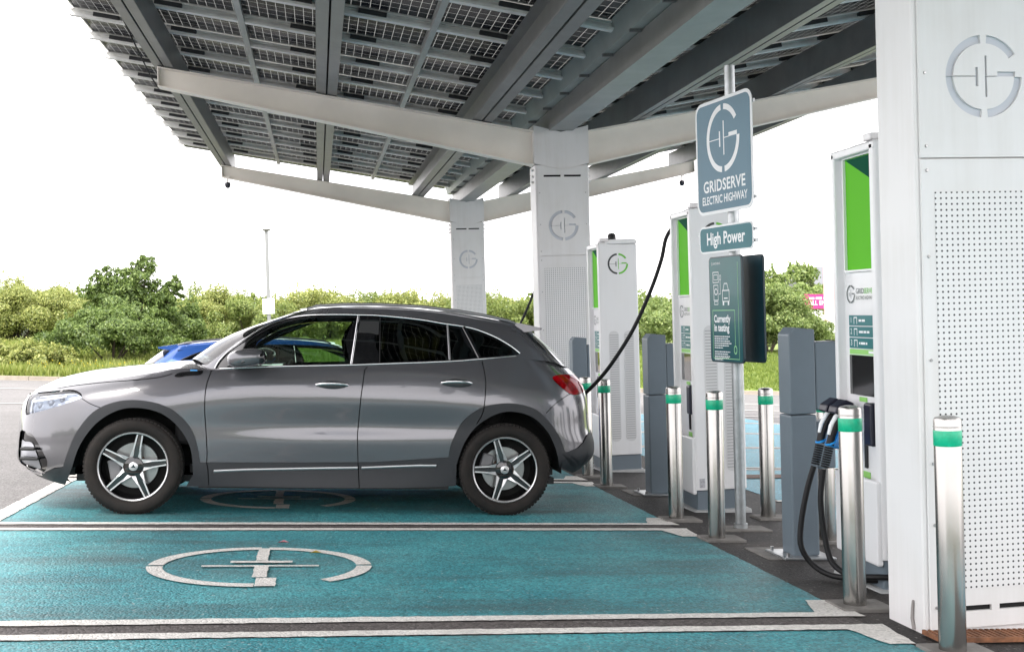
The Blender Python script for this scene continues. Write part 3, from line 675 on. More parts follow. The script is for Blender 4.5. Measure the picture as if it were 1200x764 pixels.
charger(15.9, 'white rapid charger hidden behind the middle canopy column', False)
# ------------------------------------------------------------------ the sign post
SX, SY = 2.985, 8.287
sg = empty('sign_post', Matrix.Translation((SX, SY, gz(SX, SY))), 'galvanised post carrying a blue emblem sign, a small sign and a poster', 'sign')
b = MB(); b.tube([(0, 0, -.05), (0, 0, 3.36)], .038, 20); b.build('pole', GALV, sg, smooth=40)
b = MB(); b.box(-.17, .2, -.12, .12, -.04, .018); g_ = ground_matrix(SX, SY); g_.translation = Vector((0, 0, 0)); b.build('concrete_pad', CONC, sg, M=g_, bevel=.006)
b = MB(); b.lathe([(.05, .015), (.05, .05), (.04, .055)], 16); b.build('collar', GALV, sg, smooth=40)
a_ = R(-81.0)       # plates face the bays: turned about the pole
PM = Matrix.Rotation(a_, 4, 'Z')     # local x along the plate, local -y its face
SIGNB = mat('sign_blue_grey', (.10, .20, .265), .5, coat=.1, spec=.25, var=.10, vscale=1.2)
SIGNT = mat('sign_teal', (.03, .16, .19), .5, coat=.1, spec=.25, var=.10, vscale=1.6)
POST = mat('poster_teal', (.006, .065, .085), .35, coat=.15, spec=.3, col2=(.008, .13, .13), vscale=1.2)
def plate(name, x0, x1, z0, z1, r, y, m, border=.022, th=.006):
    s_ = slab([rrect(x0, x1, z0, z1, r)], lambda u, v, d: (u, y - d, v), th); pl = s_.build(name, LETW, sg, M=PM)
    s_ = slab([rrect(x0 + border, x1 - border, z0 + border, z1 - border, max(r - border, .01))], lambda u, v, d: (u, y - th - d, v), .0015); s_.build('face', m, pl)
    return pl, y - th - .0018
zg = -gz(SX, SY)
def signtxt(pl, yf, body, size, x, z, m=LETW, bold=0, sx=1, al='CENTER', space=1.0):
    obj('lettering', text_mesh(body, size, m, bold, al, sx, 0, space), pl, M=Matrix.Translation((x, yf, z)) @ Matrix.Rotation(R(90), 4, 'X'))
pl, yf = plate('emblem_plate', -.42, .42, zg + 1.885, zg + 2.715, .09, -.06, SIGNB, .024)
for i, q in enumerate(g_logo(.17)):
    s_ = sheet([[(.245 * a, .245 * c + zg + 2.42) for a, c in q]], lambda u, v: (u, yf, v)); s_.build('emblem', LETW, pl)
signtxt(pl, yf, 'GRIDSERVE', .118, 0, zg + 2.085, bold=.0025, sx=1.02, space=1.05)
signtxt(pl, yf, 'ELECTRIC HIGHWAY', .083, 0, zg + 1.985, bold=.0015, sx=.86)
pl, yf = plate('name_plate', -.40, .40, zg + 1.60, zg + 1.80, .05, -.06, SIGNT, .014)
signtxt(pl, yf, 'High Power', .125, 0, zg + 1.70, bold=.003, sx=.95)
for z in (1.96, 2.62, 1.74, 1.66):
    b = MB(); b.box(-.43, .43, -.058, -.045, zg + z - .012, zg + z + .012); b.box(-.05, .05, -.0451, .045, zg + z - .012, zg + z + .012); b.build('bracket', GALV, sg, M=PM)
# the poster is a folded pair of boards round the pole
BOARDM = mat('board_edge', (.010, .030, .040), .4)
def poster(rot, xo, yo, front):
    M = Matrix.Rotation(R(rot), 4, 'Z') @ Matrix.Translation((xo, yo, 0))
    s_ = slab([rrect(-.245, .245, zg + .80, zg + 1.57, .035)], lambda u, v, d: (u, -d, v), .014); pb = s_.build('poster_board', BOARDM, sg, M=M)
    s_ = slab([rrect(-.235, .235, zg + .81, zg + 1.56, .03)], lambda u, v, d: (u, -.014 - d, v), .0015); s_.build('poster_face', POST if front else mat('board_back', (.008, .040, .055), .35), pb)
    if not front: return
    y = -.0165
    def tx(body, size, x, z, m=LETW, bold=0, al='LEFT', sx=1): obj('lettering', text_mesh(body, size, m, bold, al, sx), pb, M=Matrix.Translation((x, y, zg + z)) @ Matrix.Rotation(R(90), 4, 'X'))
    tx('GRIDSERVE', .022, -.175, 1.52)
    def ln(nm, polys, m):
        q = MB()
        for pp in polys:
            s = sheet([pp], lambda u, v: (u, y, v + zg)); q.add(s.v, s.f)
        q.build(nm, m, pb)
    ln('emblem', [[(.011 * a - .192, .011 * c + 1.52) for a, c in q] for q in g_logo(.2)], LETW)
    def frame(x0, x1, z0, z1, w=.005): return [rect(x0, x1, z0, z0 + w), rect(x0, x1, z1 - w, z1), rect(x0, x0 + w, z0 + w, z1 - w), rect(x1 - w, x1, z0 + w, z1 - w)]
    ln('charger_pictogram', frame(-.185, -.095, 1.38, 1.46) + frame(-.17, -.11, 1.40, 1.44, .004) + frame(-.175, -.105, 1.25, 1.365) + [arc(.014, .02, 0, 360, 16)] * 0 + [[(a - .14, c + 1.315) for a, c in arc(.018, .025, 0, 350, 16)]] + frame(-.17, -.11, 1.22, 1.245, .004) + frame(-.085, -.06, 1.40, 1.435, .004) + [rect(-.075, -.07, 1.30, 1.40), rect(-.095, -.07, 1.295, 1.30)], LETW)
    ln('car_pictogram', frame(-.045, .06, 1.24, 1.325, .006) + [[(-.035, 1.325), (-.015, 1.375), (-.009, 1.375), (-.029, 1.325)], [(.05, 1.325), (.03, 1.375), (.024, 1.375), (.044, 1.325)], rect(-.015, .03, 1.369, 1.375), rect(-.04, -.02, 1.215, 1.24), rect(.035, .055, 1.215, 1.24), rect(-.02, .035, 1.262, 1.270)], LETW)
    GL = mat('poster_lime_line', (.30, .62, .30), .5)
    ln('lime_line', [rect(-.2, .135, 1.176, 1.181), rect(.130, .135, .93, 1.175), rect(-.2, .19, .826, .831), rect(.185, .189, .832, 1.52), rect(-.2, -.196, .832, 1.175)] + [[(a + .1325, c * 1.4 + .895) for a, c in arc(.016, .023, 0, 358, 16)]], GL)
    tx('Currently', .075, -.18, 1.115, bold=.0022, sx=.82); tx('in testing', .075, -.18, 1.05, bold=.0022, sx=.82)
    rows = []
    z = .985
    for i in range(11):
        if i == 6: z -= .012
        w = random.uniform(.19, .255) if i not in (5, 10) else .12
        x = -.18
        while x < -.18 + w:
            l = random.uniform(.014, .034); rows.append(rect(x, min(x + l, -.18 + w + .004), z, z + .007)); x += l + .005
        z -= .0165 if i < 8 else .0125
    ln('small_print', rows, LETW)
poster(-81, .0, -.062, True)
poster(-80, .03, .085, False)
# charging cables in use
cable('charging_cable', [(3.10, 9.775, 1.86), (3.03, 9.83, 1.90), (2.956, 9.87, 1.80), (2.914, 9.898, 1.61), (2.826, 9.958, 1.343), (2.683, 10.054, 1.008), (2.50, 10.178, .698), (2.336, 10.289, .496), (2.20, 10.40, .38), (2.05, 10.58, .33), (1.90, 10.75, .38), (1.78, 10.80, .50)], .017, RUBBER, 'thick black charging cable sagging from the middle charger to the back of the grey car', 'cable')
cable('charging_cable', [(3.12, 16.165, 1.72), (3.07, 16.26, 1.68), (3.016, 16.293, 1.566), (2.92, 16.335, 1.332), (2.801, 16.387, 1.063), (2.636, 16.459, .769), (2.426, 16.551, .535), (2.1, 16.7, .2), (1.7, 16.9, -.2), (1.2, 17.1, -.50), (.4, 17.2, -.50)], .017, RUBBER, 'black charging cable crossing beside the middle canopy column above the grey car roof', 'cable')
twig = MB(); twig.tube([(2.688, 5.16, -.30), (2.683, 5.17, -.25), (2.683, 5.165, -.20), (2.684, 5.16, -.165)], [.011, .008, .007, .006], 6)
tag(twig.build('paint_chip', mat('flaking_render', (.30, .28, .27), .9), None, smooth=50), 'small grey peeling strip at the foot of the broad column', 'strip')
wd = MB()
for i in range(46):
    a = random.uniform(0, 6.28); x = 2.74 + random.uniform(-.03, .03); y = 5.03 + random.uniform(-.02, .02); z = gz(x, y); l = random.uniform(.015, .05)
    d = Vector((math.cos(a) * .6, math.sin(a) * .6, 1)).normalized() * l; s = Vector((-math.sin(a), math.cos(a), 0)) * .006
    o_ = Vector((x, y, z)); wd.add([o_ - s * .3, o_ + d * .5 - s, o_ + d, o_ + d * .5 + s], [(0, 1, 2, 3)])
tag(wd.build('weed', mat('weed_leaf', (.10, .22, .03), .7), None), 'tiny green weed growing at the corner of the broad column', 'plant')
# ------------------------------------------------------------------ cars
def spl(pts):
    X = np.array([p[0] for p in pts], float); Y = np.array([p[1] for p in pts], float)
    d = np.diff(Y) / np.diff(X); m = np.zeros(len(X)); m[0] = d[0]; m[-1] = d[-1]
    for i in range(1, len(X) - 1):
        h0, h1 = X[i] - X[i - 1], X[i + 1] - X[i]
        m[i] = (d[i - 1] * h1 + d[i] * h0) / (h0 + h1)
    def f(x):
        x = np.clip(x, X[0], X[-1]); i = np.clip(np.searchsorted(X, x) - 1, 0, len(X) - 2)
        h = X[i + 1] - X[i]; t = (x - X[i]) / h
        return (2 * t**3 - 3 * t**2 + 1) * Y[i] + (t**3 - 2 * t**2 + t) * h * m[i] + (-2 * t**3 + 3 * t**2) * Y[i + 1] + (t**3 - t**2) * h * m[i + 1]
    return f
SF, SR = .24, .80
class Ring:
    def __init__(s, xf, xr, z, w, lf=.62, lr=.5, pf=(2.4, 4.2), pr=(2.4, 4.2)):
        s.xf, s.xr, s.z, s.w, s.lf, s.lr, s.pf, s.pr = xf, xr, spl(z), spl(w), lf, lr, pf, pr
    def __call__(s, q):
        q = np.asarray(q, float); a = np.clip(q / SF, 0, 1) * math.pi / 2; b = np.clip((1 - q) / (1 - SR), 0, 1) * math.pi / 2
        c = lambda v, e: np.power(np.clip(v, 0, 1), e)
        x = np.where(q < SF, s.xf + s.lf * (1 - c(np.cos(a), 2 / s.pf[0])), np.where(q > SR, s.xr - s.lr * (1 - c(np.cos(b), 2 / s.pr[0])),
            s.xf + s.lf + (q - SF) / (SR - SF) * (s.xr - s.lr - s.xf - s.lf)))
        k = np.where(q < SF, c(np.sin(a), 2 / s.pf[1]), np.where(q > SR, c(np.sin(b), 2 / s.pr[1]), 1.0))
        return np.stack([x, -s.w(x) * k, s.z(x)], -1)
class Surf:
    """stack of rings, cubic across them; optional last cap towards the centre plane"""
    def __init__(s, rings, cap=None): s.r = rings; s.n = len(rings) - 1; s.cap = cap; s.tmax = s.n + (1 if cap else 0)
    def P(s, q, t):
        q = np.asarray(q, float); t = np.asarray(t, float)
        V = [r(q) for r in s.r]
        if s.cap:
            for f in (1 / 3, 2 / 3, 1.0): pass
            c = V[-1].copy(); c[:, 1] = 0; c[:, 2] = V[-1][:, 2] + s.cap(V[-1][:, 0]); V.append(c)
        V = np.stack(V, 0); N = len(V) - 1
        i = np.clip(np.floor(t).astype(int), 0, N - 1); u = (t - i)[:, None]; ar = np.arange(len(q))
        p0 = V[np.maximum(i - 1, 0), ar]; p1 = V[i, ar]; p2 = V[i + 1, ar]; p3 = V[np.minimum(i + 2, N), ar]
        m1 = np.where((i > 0)[:, None], (p2 - p0) / 2, p2 - p1); m2 = np.where((i < N - 1)[:, None], (p3 - p1) / 2, p2 - p1)
        if s.cap: # land level on the centre line
            last = (i == N - 1)[:, None]; flat = p2 - p1; flat = np.concatenate([flat[:, :2], np.zeros((len(q), 1))], 1); m2 = np.where(last, flat, m2)
        r = (2 * u**3 - 3 * u**2 + 1) * p1 + (u**3 - 2 * u**2 + u) * m1 + (-2 * u**3 + 3 * u**2) * p2 + (u**3 - u**2) * m2
        return r
    def N(s, q, t):
        e = 2e-3; q = np.asarray(q, float); t = np.asarray(t, float)
        dq = s.P(np.clip(q + e, 0, 1), t) - s.P(np.clip(q - e, 0, 1), t); dt = s.P(q, np.clip(t + e * 4, 0, s.tmax)) - s.P(q, np.clip(t - e * 4, 0, s.tmax))
        n = np.cross(dq, dt); l = np.linalg.norm(n, axis=1, keepdims=True); n = n / np.maximum(l, 1e-9)
        # degenerate or inward: point away from the car's spine
        c = s.P(q, t); ctr = np.stack([np.clip(c[:, 0], -1.6, 1.4), np.zeros(len(q)), np.full(len(q), .75)], -1)
        fl = np.sum(n * (c - ctr), 1) < 0; n[fl] *= -1
        return n
    def table(s):
        if not hasattr(s, 'T'):
            q, t = np.meshgrid(np.linspace(.012, .988, 420), np.linspace(0, s.tmax, 110)); q = q.ravel(); t = t.ravel(); s.T = (q, t, s.P(q, t))
        return s.T
    def inv(s, pts):
        q, t, V = s.table(); o = []
        for x, z in pts:
            d = (V[:, 0] - x) ** 2 + (V[:, 2] - z) ** 2 + 1e-4 * (V[:, 1] > -.05); i = int(np.argmin(d)); a, b = q[i], t[i]
            for _ in range(6):
                e = 1e-4; A = np.array([a, a + e, a]); Bq = np.array([b, b, b + e * 5]); p = s.P(A, Bq)
                J = np.array([[(p[1, 0] - p[0, 0]) / e, (p[2, 0] - p[0, 0]) / (e * 5)], [(p[1, 2] - p[0, 2]) / e, (p[2, 2] - p[0, 2]) / (e * 5)]])
                if abs(np.linalg.det(J)) < 1e-4: break
                dl = np.linalg.solve(J, np.array([x - p[0, 0], z - p[0, 2]])); dl = np.clip(dl, [-.02, -.2], [.02, .2])
                a = float(np.clip(a + dl[0], .005, .995)); b = float(np.clip(b + dl[1], 0, s.tmax))
            o.append((a, b))
        return o
def resample(pts, step, closed=False):
    pts = [np.array(p, float) for p in pts]
    if closed: pts = pts + [pts[0]]
    o = []
    for a, b in zip(pts[:-1], pts[1:]):
        n = max(1, int(np.linalg.norm(b - a) / step)); o += [tuple(a + (b - a) * k / n) for k in range(n)]
    if not closed: o.append(tuple(pts[-1]))
    return o
def smooth_poly(pts, n=5, closed=False):
    P = [np.array(p, float) for p in pts]; N = len(P); o = []
    rngi = range(N if closed else N - 1)
    for i in rngi:
        a, b, c, d = (P[(i - 1) % N] if closed or i > 0 else P[0]), P[i], P[(i + 1) % N], (P[(i + 2) % N] if closed or i + 2 < N else P[-1])
        for k in range(n):
            s = k / n; o.append(tuple(.5 * (2 * b + (c - a) * s + (2 * a - 5 * b + 4 * c - d) * s * s + (3 * b - a - 3 * c + d) * s ** 3)))
    if not closed: o.append(tuple(P[-1]))
    return o
def band(pts, w):
    P = [np.array(p, float) for p in pts]; L, Rr = [], []
    for i, p in enumerate(P):
        d = P[min(i + 1, len(P) - 1)] - P[max(i - 1, 0)]; d /= np.linalg.norm(d); n = np.array([-d[1], d[0]]) * w / 2
        L.append(tuple(p + n)); Rr.append(tuple(p - n))
    return L + Rr[::-1]
SQ, ST = 6.0, .22
def inpoly_np(px, py, poly):
    c = np.zeros(len(px), bool); n = len(poly); j = n - 1
    for i in range(n):
        xi, yi = poly[i]; xj, yj = poly[j]
        if yi != yj:
            cond = ((yi > py) != (yj > py)) & (px < (xj - xi) * (py - yi) / (yj - yi) + xi); c ^= cond
        j = i
    return c
def cut_surface(S_, regions, nq, ntt, q0=0, q1=1, t0=0, t1=None, raw=()):
    """regions: ordered list of (name, polygon in side view or raw (q,t)); returns dict name -> (verts, normals, tris); first match wins"""
    t1 = S_.tmax if t1 is None else t1
    vs = []; es = []; polys = []
    for name, poly in regions:
        pq = [(a * SQ, b * ST) for a, b in (poly if name in raw else S_.inv(poly))]
        # drop consecutive duplicates
        cl = []
        for p_ in pq:
            if not cl or abs(p_[0] - cl[-1][0]) + abs(p_[1] - cl[-1][1]) > 1e-6: cl.append(p_)
        if len(cl) > 1 and abs(cl[0][0] - cl[-1][0]) + abs(cl[0][1] - cl[-1][1]) < 1e-6: cl.pop()
        polys.append((name, cl)); n = len(vs); vs += cl; es += [(n + i, n + (i + 1) % len(cl)) for i in range(len(cl))]
    E = np.array([(vs[a] + vs[b]) for a, b in es]) if es else np.zeros((0, 4))
    gq, gt_ = np.meshgrid(np.linspace(q0, q1, nq) * SQ, np.linspace(t0, t1, ntt) * ST); g = np.stack([gq.ravel(), gt_.ravel()], 1)
    if len(E):
        keep = np.ones(len(g), bool)
        bd = (g[:, 0] <= q0 * SQ + 1e-9) | (g[:, 0] >= q1 * SQ - 1e-9) | (g[:, 1] <= t0 * ST + 1e-9) | (g[:, 1] >= t1 * ST - 1e-9)
        for e in E:
            a = e[:2]; d = e[2:] - a; l2 = d @ d
            u = np.clip(((g - a) @ d) / max(l2, 1e-12), 0, 1); dd = np.linalg.norm(g - a - u[:, None] * d, axis=1); keep &= (dd > .006) | bd
        g = g[keep]
    allv = [Vector(v) for v in vs] + [Vector(v) for v in g]
    r = delaunay_2d_cdt(allv, es, [], 0, 1e-7)
    V2 = np.array([tuple(v) for v in r[0]]); T = np.array(r[2])
    V2[:, 0] = np.clip(V2[:, 0], q0 * SQ, q1 * SQ); V2[:, 1] = np.clip(V2[:, 1], t0 * ST, t1 * ST)
    c = V2[T].mean(1); lab = np.full(len(T), -1); 
    a2 = np.abs(np.cross(V2[T[:, 1]] - V2[T[:, 0]], V2[T[:, 2]] - V2[T[:, 0]])); 
    for i, (name, poly) in enumerate(polys):
        m = inpoly_np(c[:, 0], c[:, 1], poly) & (lab < 0); lab[m] = i
    P3 = S_.P(V2[:, 0] / SQ, V2[:, 1] / ST); N3 = S_.N(V2[:, 0] / SQ, V2[:, 1] / ST)
    o = {}
    names = [n for n, _ in polys] + ['rest']
    for i, nm in enumerate(names):
        sel = (lab == i) if nm != 'rest' else (lab < 0); sel &= a2 > 1e-9; tr = T[sel]
        if not len(tr): continue
        used = np.unique(tr); mp_ = np.full(len(V2), -1); mp_[used] = np.arange(len(used))
        if nm in o:
            v0, n0, t0_ = o[nm]; o[nm] = (np.concatenate([v0, P3[used]]), np.concatenate([n0, N3[used]]), np.concatenate([t0_, mp_[tr] + len(v0)]))
        else: o[nm] = (P3[used], N3[used], mp_[tr])
    return o
def surf_mesh(name, parts, m, off=0.0, mirror=False, both=False, thick=0.0):
    """parts: list of (V,N,T); outward offset; mirror to the far side or both sides in one mesh"""
    VV, NN, TT = [], [], []; n = 0
    def push(V, N_, T, flip):
        nonlocal n
        V = V + N_ * off
        if flip: V = V * np.array([1, -1, 1]); N_ = N_ * np.array([1, -1, 1])
        a, b, c = V[T[:, 0]], V[T[:, 1]], V[T[:, 2]]; fn = np.cross(b - a, c - a); bad = np.sum(fn * N_[T[:, 0]], 1) < 0
        T = T.copy(); T[bad] = T[bad][:, ::-1]
        VV.append(V); NN.append(N_); TT.append(T + n); n += len(V)
    for V, N_, T in parts:
        if both or not mirror: push(V, N_, T, False)
        if both or mirror: push(V, N_, T, True)
    V = np.concatenate(VV); N_ = np.concatenate(NN); T = np.concatenate(TT)
    me = bpy.data.meshes.new(name); me.from_pydata(V.tolist(), [], T.tolist()); me.materials.append(m)
    me.polygons.foreach_set('use_smooth', [True] * len(me.polygons))
    me.normals_split_custom_set_from_vertices(N_.tolist()); me.update()
    if thick:
        pass
    return me
# --- surfaces (front of the car at -x, near side at -y, z above the ground)
LOW = Surf([
    Ring(-2.19, 2.07, [(-2.2, .275), (-2.04, .244), (-1.84, .205), (-.96, .212), (.98, .228), (1.79, .295), (2.05, .36)], [(-2.2, .77), (-1.9, .82), (-1.4, .85), (1.4, .85), (2.05, .79)]),
    Ring(-2.305, 2.14, [(-2.3, .36), (-1.9, .36), (-1, .35), (1, .37), (1.8, .42), (2.1, .44)], [(-2.3, .84), (-1.9, .875), (-1.4, .900), (-.7, .886), (.8, .886), (1.4, .903), (2.1, .85)]),
    Ring(-2.31, 2.145, [(-2.3, .49), (-1.9, .52), (-1, .535), (1, .555), (1.8, .56), (2.1, .545)], [(-2.3, .845), (-1.9, .880), (-1.4, .905), (-.8, .894), (.0, .897), (.6, .897), (1.35, .907), (2.1, .855)]),
    Ring(-2.305, 2.115, [(-2.3, .61), (-1.9, .63), (-1, .655), (1, .68), (1.8, .68), (2.1, .66)], [(-2.3, .84), (-1.9, .876), (-1.4, .904), (-.9, .893), (-.55, .888), (.0, .880), (.5, .882), (1.0, .896), (1.35, .907), (2.1, .848)]),
    Ring(-2.295, 2.10, [(-2.3, .71), (-1.9, .755), (-1, .82), (1, .84), (1.8, .84), (2.1, .80)], [(-2.3, .83), (-1.9, .862), (-1.4, .893), (-.8, .899), (.2, .901), (1.35, .902), (2.1, .838)]),
    Ring(-2.28, 2.085, [(-2.3, .775), (-2.0, .82), (-1.6, .87), (-1, .925), (1, .960), (1.8, .95), (2.1, .92)], [(-2.3, .80), (-1.9, .832), (-1.4, .862), (-.8, .886), (.2, .889), (1.3, .884), (2.1, .80)]),
    Ring(-2.262, 2.045, [(-2.27, .815), (-2.0, .862), (-1.6, .935), (-1.2, 1.0), (-1, 1.025), (-.6, 1.035), (1, 1.085), (1.8, 1.06), (2.0, 1.03)], [(-2.3, .765), (-1.9, .79), (-1.4, .812), (-1.0, .838), (-.8, .851), (.2, .859), (1.2, .847), (1.6, .806), (2.1, .74)]),
    Ring(-2.235, 1.965, [(-2.24, .846), (-2.0, .898), (-1.85, .928), (-1.6, .972), (-1.27, 1.035), (-1.12, 1.066), (-1.0, 1.074), (-.85, 1.064), (-.7, 1.068), (-.4, 1.083), (.1, 1.105), (.4, 1.120), (.9, 1.150), (1.13, 1.17), (1.44, 1.195), (1.7, 1.185), (1.93, 1.13)],
         [(-2.25, .70), (-1.9, .725), (-1.4, .755), (-1.1, .785), (-.8, .822), (.2, .838), (1.0, .815), (1.4, .775), (1.7, .72), (1.95, .66)]),
])
HOODC = spl([(-2.235, .0), (-2.2, .035), (-2.1, .072), (-1.9, .095), (-1.6, .095), (-1.2, .062), (-.9, .045), (-.5, .03)])
TOP = Surf([
    Ring(-1.13, 1.965, [(-1.13, 1.095), (-.95, 1.066), (-.85, 1.064), (-.7, 1.068), (-.4, 1.083), (.1, 1.105), (.4, 1.120), (.9, 1.150), (1.13, 1.17), (1.44, 1.195), (1.7, 1.185), (1.93, 1.13)],
         [(-1.2, .80), (-.8, .822), (.2, .838), (1.0, .815), (1.4, .775), (1.7, .72), (1.95, .66)], .42, .30, (2.0, 2.6), (2.2, 3.2)),
    Ring(-.80, 1.765, [(-.82, 1.325), (-.3, 1.325), (.5, 1.335), (1.3, 1.33), (1.8, 1.315)], [(-.82, .745), (-.3, .755), (.5, .755), (1.2, .725), (1.8, .66)], .42, .28, (2.0, 2.8), (2.2, 3.2)),
    Ring(-.36, 1.63, [(-.4, 1.495), (-.1, 1.525), (.35, 1.54), (.8, 1.525), (1.2, 1.475), (1.65, 1.43)], [(-.4, .63), (.3, .655), (1.0, .635), (1.65, .58)], .40, .24, (2.0, 3), (2.2, 3.2)),
    Ring(-.24, 1.60, [(-.3, 1.535), (0, 1.565), (.35, 1.58), (.8, 1.565), (1.2, 1.52), (1.62, 1.455)], [(-.3, .55), (.3, .575), (1.0, .555), (1.62, .50)], .38, .22, (2.0, 3), (2.2, 3.2)),
], cap=lambda x: .028 - .012 * np.clip(np.abs(x - .5), 0, 1))
# --- outlines in side view
archF = [(-1.877, .13), (-1.877, .34), (-1.842, .457), (-1.785, .599), (-1.677, .742), (-1.531, .815), (-1.36, .833), (-1.181, .799), (-1.051, .711), (-.960, .582), (-.915, .386), (-.905, .13)]
archFi = [(-1.808, .13), (-1.812, .34), (-1.758, .507), (-1.651, .662), (-1.506, .757), (-1.36, .778), (-1.20, .742), (-1.075, .643), (-.985, .491), (-.961, .30), (-.961, .13)]
archR = [(.90, .13), (.914, .445), (.937, .565), (1.015, .715), (1.149, .820), (1.283, .855), (1.43, .856), (1.582, .812), (1.691, .712), (1.778, .591), (1.814, .497), (1.83, .13)]
archRi = [(.952, .13), (.975, .39), (1.032, .560), (1.130, .691), (1.27, .777), (1.40, .797), (1.55, .757), (1.665, .655), (1.736, .523), (1.775, .38), (1.781, .13)]
def arch(p): return [p[0]] + smooth_poly(p[1:-1], 4) + [p[-1]]
archF, archFi, archR, archRi = map(arch, (archF, archFi, archR, archRi))
d1 = smooth_poly([(-.848, 1.10), (-.862, 1.045), (-.889, .936), (-.893, .779), (-.875, .570), (-.841, .13)], 4)
d2 = smooth_poly([(.285, 1.20), (.268, 1.093), (.242, .878), (.229, .664), (.226, .555), (.253, .13)], 4)
d3 = smooth_poly([(1.150, 1.24), (1.168, 1.150), (1.183, 1.06), (1.186, .98), (1.168, .800), (1.12, .70)], 4)
head = smooth_poly([(-2.178, .846), (-2.0, .877), (-1.841, .892), (-1.770, .851), (-1.86, .81), (-2.003, .760), (-2.144, .720), (-2.188, .71), (-2.196, .78)], 3, True)
intake_in = smooth_poly([(-2.235, .505), (-2.20, .508), (-2.137, .505), (-2.10, .45), (-2.072, .375), (-2.065, .305), (-2.15, .315), (-2.235, .34)], 3, True)
intake = smooth_poly([(-2.24, .572), (-2.17, .578), (-2.12, .565), (-2.075, .512), (-2.016, .423), (-1.995, .380), (-2.004, .324), (-2.053, .285), (-2.12, .31), (-2.18, .335), (-2.24, .36)], 3, True)
tail = smooth_poly([(1.722, 1.052), (1.763, 1.078), (1.85, 1.084), (1.965, 1.080), (2.015, 1.0), (2.005, .945), (1.892, .930), (1.810, .972)], 3, True)
winT = [(-.835, 1.072), (-.808, 1.129), (-.737, 1.212), (-.639, 1.288), (-.534, 1.362), (-.415, 1.430), (-.289, 1.473), (-.136, 1.497), (.083, 1.507), (.226, 1.508), (.383, 1.507), (.672, 1.487), (.872, 1.460), (1.026, 1.442), (1.140, 1.418), (1.276, 1.367), (1.400, 1.298), (1.470, 1.243)]
winB = [(1.435, 1.223), (1.30, 1.207), (1.134, 1.190), (.904, 1.168), (.385, 1.137), (.091, 1.121), (-.394, 1.100), (-.80, 1.074)]
dlo = smooth_poly(winT, 3) + smooth_poly(winB, 3)
def zi(pts, x): return float(np.interp(x, [p[0] for p in pts], [p[1] for p in pts]))
winBs = sorted(winB)
def pane(xa0, xa1, xb0, xb1, top=.022, bot=.010, n=12):
    """glass bounded by two slanted sides: (bottom,top) x at the left and at the right"""
    T = [(x, zi(winT, x) - top) for x in np.linspace(xa1, xb1, n)]; Bq = [(x, zi(winBs, x) + bot) for x in np.linspace(xb0, xa0, n)]
    return T + Bq
paneF = [(x, zi(winT, x) - .026) for x in np.linspace(-.60, .205, 18)] + [(x, zi(winBs, x) + .010) for x in np.linspace(.158, -.60, 10)]
paneF = [(-.70, 1.10), (-.655, 1.20)] + [(x, zi(winT, x) - .026) for x in np.linspace(-.60, .205, 18)] + [(x, zi(winBs, x) + .010) for x in np.linspace(.158, -.68, 10)]
paneR = pane(.372, .382, .900, .894); paneQ = pane(.925, .918, 1.125, 1.005); paneC = [(1.055, zi(winT, 1.055) - .02)] + [(x, zi(winT, x) - .022) for x in np.linspace(1.10, 1.40, 8)] + [(1.415, 1.238)] + [(x, zi(winBs, x) + .012) for x in np.linspace(1.38, 1.162, 5)]
CARDATA = {}
